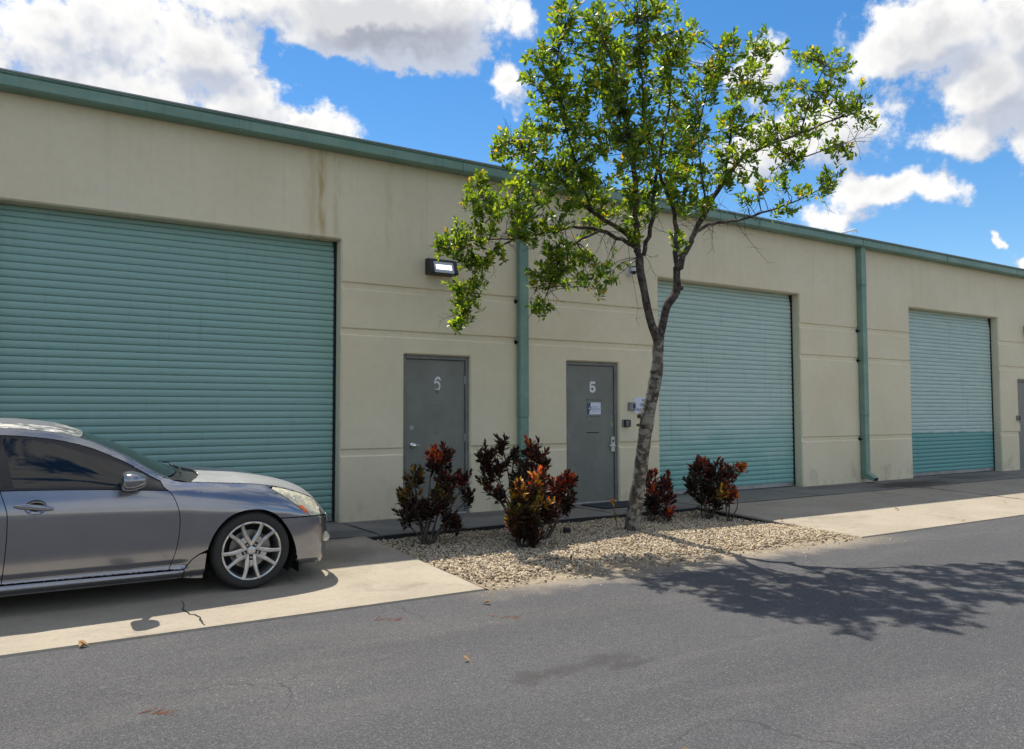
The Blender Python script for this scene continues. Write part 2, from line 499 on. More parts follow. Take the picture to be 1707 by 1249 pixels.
# ------------------------------------------------------------------ mesh helpers
class MB:
    def __init__(s):
        s.v = []
        s.f = []

    def add(s, verts, faces):
        o = len(s.v)
        s.v += [tuple(v) for v in verts]
        s.f += [tuple(o + i for i in f) for f in faces]
        return s

    def box(s, x0, x1, y0, y1, z0, z1):
        return s.add([(x0, y0, z0), (x1, y0, z0), (x1, y1, z0), (x0, y1, z0), (x0, y0, z1), (x1, y0, z1), (x1, y1, z1), (x0, y1, z1)],
                     [(0, 3, 2, 1), (4, 5, 6, 7), (0, 1, 5, 4), (1, 2, 6, 5), (2, 3, 7, 6), (3, 0, 4, 7)])

    def fbox(s, x0, x1, z0, z1, cx0=0, cx1=0, cz0=0, cz1=0, yf=0.0, d=0.02, yb=0.25):
        """box whose front (-y) face is set in by a chamfer on chosen edges"""
        ring = lambda y, a, b, c, e: [(x0 + a, y, z0 + c), (x1 - b, y, z0 + c), (x1 - b, y, z1 - e), (x0 + a, y, z1 - e)]
        v = ring(yb, 0, 0, 0, 0) + ring(yf + d, 0, 0, 0, 0) + ring(yf, cx0, cx1, cz0, cz1)
        f = [(3, 2, 1, 0), (8, 9, 10, 11)]
        for o in (0, 4):
            for i in range(4):
                j = (i + 1) % 4
                f.append((o + i, o + j, o + 4 + j, o + 4 + i))
        return s.add(v, f)

    def cbox(s, x0, x1, y0, y1, z0, z1, c):
        """box with all edges chamfered by c"""
        v = []
        for (sx, ax) in ((x0, 1), (x1, -1)):
            for (sy, ay) in ((y0, 1), (y1, -1)):
                for (sz, az_) in ((z0, 1), (z1, -1)):
                    v += [(sx, sy + ay * c, sz + az_ * c), (sx + ax * c, sy, sz + az_ * c), (sx + ax * c, sy + ay * c, sz)]
        bm = bmesh.new()
        for p in v:
            bm.verts.new(p)
        bmesh.ops.convex_hull(bm, input=bm.verts)
        bm.verts.ensure_lookup_table()
        bm.verts.index_update()
        s.add([p.co[:] for p in bm.verts], [tuple(q.index for q in f.verts) for f in bm.faces])
        bm.free()
        return s

    def prism(s, prof, x0, x1, axis='x'):
        """extrude a closed profile [(a,b)...] along an axis (x: a=y,b=z; y: a=x,b=z; z: a=x,b=y)"""
        def P(t, a, b):
            return (t, a, b) if axis == 'x' else ((a, t, b) if axis == 'y' else (a, b, t))
        n = len(prof)
        v = [P(x0, *q) for q in prof] + [P(x1, *q) for q in prof]
        f = [tuple(range(n))[::-1], tuple(range(n, 2 * n))]
        for i in range(n):
            j = (i + 1) % n
            f.append((i, j, n + j, n + i))
        return s.add(v, f)

    def tube(s, pts, rad, seg=8, cap=True):
        pts = [Vector(p) for p in pts]
        n = len(pts)
        if not hasattr(rad, '__len__'):
            rad = [rad] * n
        ref = Vector((0, 0, 1))
        t0 = (pts[1] - pts[0]).normalized()
        if abs(t0.dot(ref)) > .9:
            ref = Vector((1, 0, 0))
        a = t0.cross(ref).normalized()
        rings = []
        for i in range(n):
            t = (pts[min(i + 1, n - 1)] - pts[max(i - 1, 0)]).normalized()
            a = (a - t * a.dot(t)).normalized()
            b = t.cross(a)
            rings.append([pts[i] + (a * math.cos(2 * math.pi * k / seg) + b * math.sin(2 * math.pi * k / seg)) * rad[i] for k in range(seg)])
        v = [p for r_ in rings for p in r_]
        f = []
        for i in range(n - 1):
            for k in range(seg):
                k2 = (k + 1) % seg
                f.append((i * seg + k, i * seg + k2, (i + 1) * seg + k2, (i + 1) * seg + k))
        if cap:
            f.append(tuple(range(seg))[::-1])
            f.append(tuple((n - 1) * seg + k for k in range(seg)))
        return s.add(v, f)

    def lathe(s, prof, c, axis='y', seg=24, close=False):
        """revolve [(r, t)...] about an axis through c"""
        c = Vector(c)
        n = len(prof)
        v = []
        for (r_, t) in prof:
            for k in range(seg):
                a = 2 * math.pi * k / seg
                u_, w_ = r_ * math.cos(a), r_ * math.sin(a)
                v.append(c + (Vector((u_, t, w_)) if axis == 'y' else Vector((u_, w_, t)) if axis == 'z' else Vector((t, u_, w_))))
        f = []
        for i in range(n - 1 + (1 if close else 0)):
            i2 = (i + 1) % n
            for k in range(seg):
                k2 = (k + 1) % seg
                f.append((i * seg + k, i * seg + k2, i2 * seg + k2, i2 * seg + k))
        if not close:
            f.append(tuple(range(seg))[::-1]); f.append(tuple((n - 1) * seg + k for k in range(seg)))
        return s.add(v, f)

    def mesh(s, name, mat, smooth=None):
        me = bpy.data.meshes.new(name)
        me.from_pydata(s.v, [], s.f)
        bm = bmesh.new(); bm.from_mesh(me)
        bmesh.ops.recalc_face_normals(bm, faces=bm.faces)
        if smooth is not None:
            for f in bm.faces:
                f.smooth = True
            for e in bm.edges:
                if len(e.link_faces) == 2 and e.calc_face_angle(0) > smooth:
                    e.smooth = False
        bm.to_mesh(me); bm.free()
        if mat:
            me.materials.append(MATS[mat])
        return me

    def build(s, name, mat, parent=None, smooth=None):
        return link(name, s.mesh(name, mat, smooth), parent)


def link(name, me, parent=None, loc=None, rotz=None):
    o = bpy.data.objects.new(name, me)
    COL.objects.link(o)
    if parent:
        o.parent = parent
        o.matrix_parent_inverse = Matrix.Translation(-parent.location) if parent.type == 'EMPTY' and parent.location.length else Matrix()
    if loc is not None:
        o.location = loc
    if rotz is not None:
        o.rotation_euler = (0, 0, rotz)
    return o


def tag(o, label, cat=None, group=None, kind=None):
    if label: o['label'] = label
    if cat: o['category'] = cat
    if group: o['group'] = group
    if kind: o['kind'] = kind
    return o


def thing(name, label, cat, loc=(0, 0, 0), group=None):
    o = bpy.data.objects.new(name, None)
    o.empty_display_size = .1
    COL.objects.link(o)
    o.location = loc
    return tag(o, label, cat, group)


def text(name, body, size, loc, mat, parent, bold=0.0, ext=.0008, rot=(math.pi / 2, 0, 0), sx=1.0, align='CENTER'):
    cu = bpy.data.curves.new(name, 'FONT')
    cu.body = body
    cu.size = size
    cu.align_x = align
    cu.align_y = 'CENTER'
    cu.offset = bold
    cu.extrude = ext
    cu.resolution_u = 3
    cu.materials.append(MATS[mat])
    tmp = bpy.data.objects.new(name, cu)
    me = bpy.data.meshes.new_from_object(tmp)
    bpy.data.objects.remove(tmp)
    o = link(name, me, parent)
    o.matrix_parent_inverse = Matrix()
    o.location = loc
    o.rotation_euler = rot
    o.scale = (sx, 1, 1)
    return o


# ------------------------------------------------------------------ ground
def structure(o, label, cat=None):
    o['kind'] = 'structure'
    o['label'] = label
    if cat: o['category'] = cat
    return o


g = MB()
ys = [-300, -40, -13, -3.955, -3.6, 300]
zs = [gz(-13) - .02, gz(-13), gz(-13), -.122, -.16, -.16]
g.add([(x, y, z) for y, z in zip(ys, zs) for x in (-300, 300)], [(2 * i, 2 * i + 1, 2 * i + 3, 2 * i + 2) for i in range(5)])
structure(g.build('asphalt_lot', 'asphalt'), 'grey speckled asphalt lot in the foreground')


def slab(name, x0, x1, y0, y1, mat, parent, thick=.11, gap=.009):
    """concrete slab following the ground, eased edges"""
    x0 += gap; x1 -= gap
    c = .012
    def zt(y): return gz(y) if y > -3.93 else gz(-3.919)
    v, f = [], []
    rows = [(y0 + gap, -thick), (y0 + gap, -c), (y0 + gap + c, 0), (y1 - gap - c, 0), (y1 - gap, -c), (y1 - gap, -thick)]
    mb = MB()
    for (y, dz) in rows:
        z = zt(y) + dz
        ins = c if dz == 0 else 0
        v += [(x0 + ins, y, z), (x1 - ins, y, z)]
    for i in range(5):
        f.append((2 * i, 2 * i + 1, 2 * i + 3, 2 * i + 2))
    b = len(v)
    # sides with their own eased edge
    v += [(x0, y0 + gap + c, zt(y0) - c), (x0, y1 - gap - c, zt(y1) - c), (x1, y0 + gap + c, zt(y0) - c), (x1, y1 - gap - c, zt(y1) - c)]
    v += [(x0, y0 + gap, zt(y0) - thick), (x0, y1 - gap, zt(y1) - thick), (x1, y0 + gap, zt(y0) - thick), (x1, y1 - gap, zt(y1) - thick)]
    f += [(4, 6, b + 1, b), (5, b + 2, b + 3, 7), (b, b + 1, b + 5, b + 4), (b + 2, b + 6, b + 7, b + 3), (2, 4, b), (6, 8, b + 1), (5, 3, b + 2), (9, 7, b + 3)]
    mb.add(v, f)
    return mb.build(name, mat, parent)


walk = bpy.data.objects.new('sidewalk', None); COL.objects.link(walk)
structure(walk, 'narrow concrete walk along the foot of the building')
xs = [-9, -5.4, -1.8, .9, 3.72, 7.22, 8.9, 11.7, 14.52, 17.4, 20.3, 23.2, 26.5, 30]
for a, b in zip(xs[:-1], xs[1:]):
    slab('slab', a, b, -1.225, -0.0 if False else .26, 'walk_concrete', walk, .14)
drv = bpy.data.objects.new('driveway', None); COL.objects.link(drv)
structure(drv, 'pale concrete drive under the car in front of the first shutter')
for a, b in ((-9, -5.0), (-5.0, -.9), (-.9, 3.55)):
    slab('slab', a, b, -3.93, -1.225, 'drive_concrete', drv)
drv2 = bpy.data.objects.new('driveway', None); COL.objects.link(drv2)
structure(drv2, 'pale concrete drive in front of the two farther shutters')
for a, b in ((8.78, 14.52), (14.52, 20.3), (20.3, 26.0), (26.0, 30)):
    slab('slab', a, b, -3.93, -1.225, 'drive_concrete', drv2)


def ribbon(name, pts, w, mat, parent, h=.0035):
    """thin uneven crack / joint line lying on the ground"""
    mb = MB()
    v = []
    for i, p in enumerate(pts):
        a = Vector(pts[max(i - 1, 0)]); b = Vector(pts[min(i + 1, len(pts) - 1)])
        t = (b - a).normalized(); nrm = Vector((-t.y, t.x, 0))
        ww = w * rnd.uniform(.35, 1.2) * (0.4 if i in (0, len(pts) - 1) else 1)
        for s_ in (-.5, .5):
            q = Vector(p) + nrm * ww * s_
            v.append((q.x, q.y, gz(max(q.y, -3.9)) + h))
    mb.add(v, [(2 * i, 2 * i + 1, 2 * i + 3, 2 * i + 2) for i in range(len(pts) - 1)])
    return mb.build(name, mat, parent)


def jag(p0, p1, n, amp):
    out = []
    for i in range(n + 1):
        t = i / n
        k = 0 if i in (0, n) else 1
        out.append((p0[0] + (p1[0] - p0[0]) * t + rnd.uniform(-amp, amp) * k, p0[1] + (p1[1] - p0[1]) * t + rnd.uniform(-amp, amp) * k * .5, 0))
    return out


c0, c1, c2_, c3 = ong(303, 1003), ong(310, 1020), ong(334, 1030), ong(342, 1047)
ribbon('crack', jag(c0, c1, 4, .02) + jag(c1, c2_, 5, .02)[1:] + jag(c2_, c3, 4, .015)[1:], .016, 'dark_gap', drv)
ribbon('crack', jag(ong(465, 960), ong(505, 975), 6, .03), .006, 'dark_gap', drv)
ribbon('crack', jag((14.3, -1.6), (12.0, -1.9), 8, .05), .006, 'dark_gap', drv2)

simple('joint_dirt', (0.045, 0.04, 0.034), .95, var=.4, vs=14)
ribbon('joint_dirt', [(x, -1.226 + rnd.uniform(-.008, .008), 0) for x in np.arange(8.85, 29, .12)], .05, 'joint_dirt', drv2)
ribbon('joint_dirt', [(14.52 + rnd.uniform(-.008, .008), y, 0) for y in np.arange(-1.25, -3.9, -.1)], .05, 'joint_dirt', drv2)
ribbon('joint_dirt', [(20.3 + rnd.uniform(-.008, .008), y, 0) for y in np.arange(-1.25, -3.9, -.1)], .05, 'joint_dirt', drv2)
ribbon('joint_dirt', [(x, -1.226 + rnd.uniform(-.008, .008), 0) for x in np.arange(-1.5, 3.5, .1)], .045, 'joint_dirt', drv)
for jx in (3.72, 7.22, 8.9, 11.7, 14.52):
    ribbon('joint_dirt', [(jx + rnd.uniform(-.006, .006), y, 0) for y in np.arange(-.03, -1.2, -.1)], .035, 'joint_dirt', walk)

# ------------------------------------------------------------------ the building
bld = thing('warehouse_building', 'long cream stucco warehouse with green gutter, teal roller shutters and grey doors', 'building', (8, 0, 0))
G1, G2, G3 = (-.14, 3.69), (9.187, 12.781), (16.383, 20.044)
D6, D5 = (4.582, 5.602), (7.294, 8.314)
d4x = at(1698.5, 700, 0).x
D4 = (d4x, d4x + 1.02)
GT, DT = 3.645, 2.19
XL, XR = -9.0, 30.0
BANDS = [(0, .85), (.92, 2.42), (2.49, 3.02), (3.09, 4.82)]
openings = [(*G1, GT), (*D6, DT), (*D5, DT), (*G2, GT), (*G3, GT), (*D4, DT)]
CH = .018
bounds = {o[0] for o in openings} | {o[1] for o in openings}


def runs(z0, z1):
    """solid x runs of a height band, openings taken out where they reach above z0"""
    out, x = [], XL
    for (a, b, top) in openings:
        if top > z0 + .001:
            out.append((x, a)); x = b
    out.append((x, XR))
    return out


def chs(x): return CH if x in bounds else 0.0


for bi, (z0, z1) in enumerate(BANDS):
    zb = sorted({z0, z1} | {t for (_, _, t) in openings if z0 < t < z1})
    cells = []
    for za, zc in zip(zb[:-1], zb[1:]):
        for (a, b) in runs(za, zc):
            cells.append((a, b, za, zc))
    # one panel object for each stretch between full-height openings
    segs = runs(z0, z1) if bi < 3 else [(XL, 6.46), (6.46, 14.63), (14.63, XR)]
    if bi == 1:
        segs = [(XL, G1[0]), (G1[1], G2[0]), (G2[1], G3[0]), (G3[1], XR)]
    for (sa, sb) in segs:
        mb = MB()
        for (a, b, za, zc) in cells:
            a2, b2 = max(a, sa), min(b, sb)
            if b2 - a2 < 1e-4:
                continue
            head = za in (GT, DT) and za != z0
            if head:
                # above an opening: chamfer the lower edge over the opening only
                cuts = sorted({a2, b2} | {q for (oa, ob, t) in openings if t == za for q in (oa, ob) if a2 < q < b2})
                for ca, cb in zip(cuts[:-1], cuts[1:]):
                    over = any(t == za and oa <= (ca + cb) / 2 <= ob for (oa, ob, t) in openings)
                    mb.fbox(ca, cb, za, zc, 0, 0, CH if over else 0, CH if zc == z1 and bi < 3 else 0)
            else:
                mb.fbox(a2, b2, za, zc, chs(a2) if a2 == a else 0, chs(b2) if b2 == b else 0, CH if za == z0 and bi > 0 else 0, CH if zc == z1 and bi < 3 else 0)
        mb.build('wall_panel', 'cream_stucco', bld)
for (za, zc) in ((.85, .92), (2.42, 2.49), (3.02, 3.09)):
    for (a, b) in runs(za, zc):
        MB().box(a, b, .02, .25, za, zc).build('panel_joint', 'cream_stucco', bld)
# side and back walls, roof
sh = MB()
sh.box(XL, XL + .25, .25, 22, 0, 4.8).box(XR - .25, XR, .25, 22, 0, 4.8).box(XL, XR, 21.75, 22, 0, 4.8)
sh.build('side_wall', 'cream_stucco', bld)


def roof_z(x):
    return 4.785 - .0042 * x


rf = MB()
rv = []
for x in (XL - .1, XR + .1):
    z = roof_z(x)
    rv += [(x, -.17, z + .160), (x, 11, z + .50), (x, 22.2, z + .16), (x, 22.2, z + .12), (x, 11, z + .46), (x, -.165, z + .125)]
rf.add(rv, [(0, 6, 7, 1), (1, 7, 8, 2), (2, 8, 9, 3), (3, 9, 10, 4), (4, 10, 11, 5), (5, 11, 6, 0), (0, 1, 2, 3, 4, 5), (6, 11, 10, 9, 8, 7)])
rf.build('roof', 'roof_metal', bld)
dr = MB()
gx = [XL - .1] + [2.35 + 3.05 * k for k in range(-3, 10) if XL < 2.35 + 3.05 * k < XR] + [XR + .1]
for k, (a, b) in enumerate(zip(gx[:-1], gx[1:])):
    mb = MB()
    e = .003 if k % 2 else 0.0
    for (x0, x1) in ((a, b),):
        v = []
        for x in (x0, x1):
            z = roof_z(x)
            v += [(x, -.01, z), (x, -.175 - e, z - e), (x, -.195 - e, z + .015), (x, -.195 - e, z + .118), (x, -.185, z + .132), (x, -.205 - e, z + .140), (x, -.205 - e, z + .150), (x, -.17, z + .150), (x, -.17, z + .02), (x, -.01, z + .02)]
        n = 10
        f = [tuple(range(n))[::-1], tuple(range(n, 2 * n))] + [(i, (i + 1) % n, n + (i + 1) % n, n + i) for i in range(n)]
        mb.add(v, f)
    mb.build('gutter_section', 'green_enamel', bld)
    if k:
        mb = MB()
        z = roof_z(a)
        w = .02
        mb.box(a - w, a + w, -.2065, -.19, z + .012, z + .120)
        mb.box(a - w, a + w, -.195, -.02, z - .006, z + .006)
        mb.build('gutter_joint', 'green_enamel', bld)
    dr_ = MB()
    v = []
    for x in (a, b):
        z = roof_z(x)
        v += [(x, -.215, z + .155), (x, -.215, z + .172), (x, -.10, z + .178), (x, -.10, z + .165)]
    dr_.add(v, [(3, 2, 1, 0), (4, 5, 6, 7), (0, 1, 5, 4), (1, 2, 6, 5), (2, 3, 7, 6), (3, 0, 4, 7)])
    dr_.build('drip_edge', 'roof_metal', bld)


def downspout(x0, x1, dep, shoe):
    p = MB()
    zt = roof_z(x0) + .01
    zb = .16 if shoe else .05
    # three lengths, each slipped over the next
    cuts = [zt, 3.95, 1.33, zb]
    for k, (za, zc) in enumerate(zip(cuts[1:], cuts[:-1])):
        e = .004 * (2 - k)
        p.cbox(x0 - e, x1 + e, -dep - e, -.004 * (k + 1), za, zc, .008)
    o = p.build('downspout', 'green_enamel', bld)
    if shoe:
        q = MB()
        prof = [(-.012, .19), (-dep - .004, .19), (-dep - .17, .10), (-dep - .15, .035), (-.012, .10)]
        q.prism(prof, x0 - .003, x1 + .003)
        q.build('outlet_shoe', 'green_enamel', o)
        h = MB()
        h.add([(x0 + .01, -dep - .1715, .097), (x1 - .01, -dep - .1715, .097), (x1 - .01, -dep - .1535, .042), (x0 + .01, -dep - .1535, .042)], [(0, 1, 2, 3)])
        h.build('outlet_mouth', 'dark_gap', o)
    for z in (3.03, 2.43, .86):
        MB().box(x0 - .035, x0 - .008, -.012, .012, z - .03, z + .03).box(x0 - .012, x0 - .005, -dep * .5, -.001, z - .012, z + .012).build('strap', 'dark_gap', o)
    return o


downspout(6.385, 6.53, .10, False)
downspout(14.56, 14.70, .125, True)


# roller shutters -------------------------------------------------------------
def shutter(x0, x1, mat, seed):
    rr = random.Random(seed)
    y = .19
    gd = MB().box(x0 + .001, x1 - .001, y + .06, y + .30, .01, GT + .3).build('roller_shutter', 'dark_gap', bld)
    for (a, b) in ((x0 + .001, x0 + .035), (x1 - .035, x1 - .001)):
        MB().prism([(a, y - .02), (b, y - .02), (b, y - .014), (a + .012, y - .014), (a + .012, y + .05), (a, y + .05)], .004, GT - .004, 'z').build('guide_rail', 'dark_gap', gd)
    p = .0842
    prof = [(0.0, .014), (.04, .004), (.10, -.002), (.30, -.0065), (.55, -.0085), (.80, -.0065), (.93, -.001), (1.0, .010)]
    mb = MB()
    L = x1 - x0 - .05
    v = []
    for xx in (0, L):
        for (t, d) in prof:
            v.append((xx, d, t * p))
    n = len(prof)
    f = [(i, i + 1, n + i + 1, n + i) for i in range(n - 1)]
    mb.add(v, f)
    me = mb.mesh('slat', mat, R(50))
    z = .075
    k = 0
    while z < GT - .02:
        o = link('slat', me, gd)
        o.location = (x0 + .025 + rr.uniform(-.006, .006), y + rr.uniform(-.0015, .0015), z)
        if z > GT - .36:           # the curtain bends back towards the drum
            t = (z - (GT - .36)) / .36
            o.location.y += .05 * t * t
            o.scale.z = 1 - .28 * t
            z += p * (1 - .28 * t)
        else:
            z += p
        k += 1
    bb = MB()
    bb.box(x0 + .03, x1 - .03, y - .004, y + .004, .012, .078)
    bb.box(x0 + .03, x1 - .03, y - .030, y - .004, .012, .018)
    bbo = bb.build('bottom_bar', 'galvanised', gd)
    for xx in (x0 + .12, x0 + .45, x1 - .45, x1 - .19, x1 - .08):
        MB().lathe([(.008, y - .010), (.008, y - .003)], (xx, 0, .045), 'y', 8).build('bolt', 'dark_gap', bbo)
    return gd


shutter(*G1, 'shutter_teal', 1)
shutter(*G2, 'shutter_chalked', 2)
shutter(*G3, 'shutter_half_faded', 3)


# steel doors -----------------------------------------------------------------
def door(x0, x1, label, hinge_right):
    y = .075
    fr = MB()
    w = .05
    prof = lambda a, b: fr.cbox(a, b, y - .03, y + .09, .0, DT - .001, .004)
    prof(x0 + .001, x0 + w); prof(x1 - w, x1 - .001)
    fr.cbox(x0 + w, x1 - w, y - .03, y + .09, DT - .055, DT - .001, .004)
    fro = fr.build('door_frame', 'frame_paint', bld)
    bk = MB().box(x0 + w, x1 - w, y + .03, y + .06, .0, DT - .05).build('rebate', 'dark_gap', fro)
    d = MB().cbox(x0 + w + .004, x1 - w - .004, y - .006, y + .028, .022, DT - .060, .003)
    do = d.build('door', 'grey_door_paint', bld)
    do['label'] = label
    hx = x1 - w - .002 if hinge_right else x0 + w + .002
    for z in (.28, 1.05, 1.86):
        MB().lathe([(.0085, -.055), (.0085, .055)], (hx, y - .014, z), 'z', 8).build('hinge', 'steel', do)
    MB().prism([(y - .07, .004), (y - .05, .018), (y + .03, .02), (y + .03, .004)], x0 + w, x1 - w).build('threshold', 'threshold', do)
    return do, y - .006


d6, y6 = door(*D6, 'grey steel door with a peeling white 6', True)
d5, y5 = door(*D5, 'grey steel door marked with a bold white 5', False)
d4, y4 = door(*D4, 'grey steel door cut off by the right edge of the picture', True)


def on(px, py, Y):
    q = at(px, py, Y)
    return q.x, q.z


# door 6: worn painted 6, grey spot, blank cover plate and round knob
x, z = on(729, 640, y6)
dig = MB()
w = .105; h = .17
outer = []
pts6 = [(.46, .30), (.30, .47), (.02, .50), (-.26, .38), (-.42, .10), (-.40, -.06)]
wd6 = [.17, .19, .2, .16, .12, .03]
pts6b = [(-.40, .03), (-.16, .16), (.12, .12), (.34, -.04), (.36, -.26), (.20, -.44), (-.08, -.50), (-.30, -.40)]
wd6b = [.05, .16, .19, .19, .18, .16, .12, .05]
for P6, W6 in ((pts6, wd6), (pts6b, wd6b)):
    v = []
    for i, (a, b) in enumerate(P6):
        pa = Vector(P6[max(i - 1, 0)]); pb = Vector(P6[min(i + 1, len(P6) - 1)])
        t = (pb - pa).normalized(); nn = Vector((-t.y, t.x))
        for s_ in (-.5, .5):
            q = Vector((a, b)) + nn * W6[i] * s_
            v.append((x + q.x * w, y6 - .0015, z + q.y * h))
    dig.add(v, [(2 * i, 2 * i + 1, 2 * i + 3, 2 * i + 2) for i in range(len(P6) - 1)])
dig.build('number', 'white_paint', d6)
x, z = on(728.5, 653, y6)
MB().lathe([(.028, y6 - .0016), (.027, y6 + .002)], (x, 0, z), 'y', 16).build('paint_spot', 'tape_residue', d6)
x, z = on(686, 713, y6)
MB().lathe([(.034, y6 - .004), (.036, y6 + .002)], (x, 0, z), 'y', 20).build('cover_plate', 'galvanised', d6)
x, z = on(687, 743, y6)
MB().lathe([(.0, y6 - .078), (.018, y6 - .077), (.030, y6 - .068), (.033, y6 - .055), (.028, y6 - .042), (.016, y6 - .034), (.015, y6 - .014), (.036, y6 - .010), (.038, y6 + .002)], (x, 0, z), 'y', 24).build('door_knob', 'chrome', d6, R(40))
MB().cbox(x + .05, x + .11, y6 - .006, y6 + .001, z - .014, z + .014, .004).build('latch_guard', 'galvanised', d6)

# door 5: bold 5, notice with dark band, tape marks, mail slot, lever lock
x, z = on(987.5, 645.5, y5)
dig = MB()
c5 = [(-.36, .50), (.44, .50), (.44, .30), (-.16, .30), (-.20, .10), (.02, .16), (.26, .12), (.44, -.02), (.50, -.20), (.44, -.36), (.24, -.47), (-.02, -.50), (-.28, -.46), (-.44, -.34), (-.50, -.18), (-.22, -.15), (-.15, -.26), (0, -.31), (.14, -.28), (.20, -.18), (.15, -.07), (0, -.03), (-.12, -.06), (-.20, -.12), (-.48, -.08)]
vv, ee, ff, _, _, _ = delaunay_2d_cdt([Vector(p) for p in c5], [(i, (i + 1) % len(c5)) for i in range(len(c5))], [], 1, 1e-6)
dig.add([(x + p.x * .125, y5 - .0016, z + p.y * .175) for p in vv], [tuple(f) for f in ff])
dig.build('number', 'white_paint', d5)
x0_, z0_ = on(977.4, 671, y5); x1_, z1_ = on(1001.3, 691, y5)
no = MB().box(x0_, x1_, y5 - .003, y5 - .0005, z1_, z0_).build('notice', 'sign_white', d5)
ww, hh = x1_ - x0_, z0_ - z1_
MB().add([(x0_ + .002, y5 - .004, z1_ + .002), (x0_ + ww * .19, y5 - .004, z1_ + .002), (x0_ + ww * .30, y5 - .004, z0_ - .002), (x0_ + .002, y5 - .004, z0_ - .002)], [(0, 1, 2, 3)]).build('notice_band', 'sign_blue', no)
MB().lathe([(ww * .125, y5 - .0052), (ww * .125, y5 - .003)], (x0_ + ww * .21, 0, z1_ + hh * .52), 'y', 20).build('notice_badge', 'sign_blue', no)
MB().add([(x0_ + ww * .14, y5 - .006, z1_ + hh * .44), (x0_ + ww * .29, y5 - .006, z1_ + hh * .44), (x0_ + ww * .20, y5 - .006, z1_ + hh * .64)], [(0, 1, 2)]).build('notice_emblem', 'sign_white', no)
for k, (a, b, zz, t) in enumerate(((.38, .74, .64, .035), (.38, .93, .51, .02), (.38, .93, .44, .02), (.38, .90, .37, .02), (.38, .70, .26, .02))):
    MB().box(x0_ + ww * a, x0_ + ww * b, y5 - .0042, y5 - .0028, z1_ + hh * (zz - t), z1_ + hh * (zz + t)).build('notice_line', 'paper_print', no)
tr = MB()
xa, za = on(976.6, 665.5, y5); xb, _z = on(1002.5, 665.5, y5)
tr.box(xa, xb, y5 - .0012, y5 + .001, za - .02, za).box(xa, xa + .018, y5 - .0014, y5 + .001, za - .055, za - .02).box(xb - .018, xb, y5 - .0014, y5 + .001, za - .06, za - .02)
xa, za = on(983, 694.5, y5); xb, _z = on(1000, 694.5, y5)
tr.box(xa, xb, y5 - .0012, y5 + .001, za - .012, za + .004).box(xa - .06, xa - .045, y5 - .0012, y5 + .001, za - .03, za + .01)
tr.build('tape_mark', 'tape_residue', d5)
xa, za = on(978, 721.5, y5); xb, _z = on(998.5, 721.5, y5)
MB().box(xa, xb, y5 - .0015, y5 + .001, za - .007, za + .007).build('slot', 'dark_gap', d5)
x, z = on(1019.2, 707.5, y5)
MB().lathe([(.030, y5 - .003), (.030, y5 + .002)], (x, 0, z), 'y', 18).build('patch_ring', 'rust_plate', d5)
MB().lathe([(.020, y5 - .005), (.020, y5 - .002)], (x, 0, z), 'y', 18).build('cylinder_blank', 'galvanised', d5)
x0_, z0_ = on(1017.2, 728, y5); x1_, z1_ = on(1023.8, 753, y5)
lk = MB().cbox(x0_, x1_, y5 - .022, y5 + .001, z1_, z0_, .006).build('lock_plate', 'steel', d5)
zl = z1_ + .10
MB().tube([(x1_ - .03, y5 - .02, zl), (x1_ - .03, y5 - .055, zl), (x0_ - .045, y5 - .06, zl), (x0_ - .055, y5 - .055, zl)], .011, 10).build('lever', 'chrome', lk, R(50))
MB().box(x0_ + .022, x1_ - .022, y5 - .0245, y5 - .02, z0_ - .085, z0_ - .05).build('card_slot', 'black_plastic', lk)
# door 4 fittings
MB().cbox(D4[0] + .09, D4[0] + .16, y4 - .022, y4, .92, 1.12, .006).build('lock_plate', 'steel', d4)

# ------------------------------------------------------------------ fixtures on and by the wall
def lamp_mat():
    mt, T = new_mat('lamp_led')
    T.put(T.b.inputs['Base Color'], (.9, .92, .95))
    T.b.inputs['Emission Color'].default_value = (.92, .96, 1, 1)
    T.b.inputs['Emission Strength'].default_value = 1.6
    mt, T = new_mat('lamp_lens')
    T.put(T.b.inputs['Base Color'], (.62, .64, .66))
    T.b.inputs['Roughness'].default_value = .18
    T.b.inputs['Transmission Weight'].default_value = .15


lamp_mat()


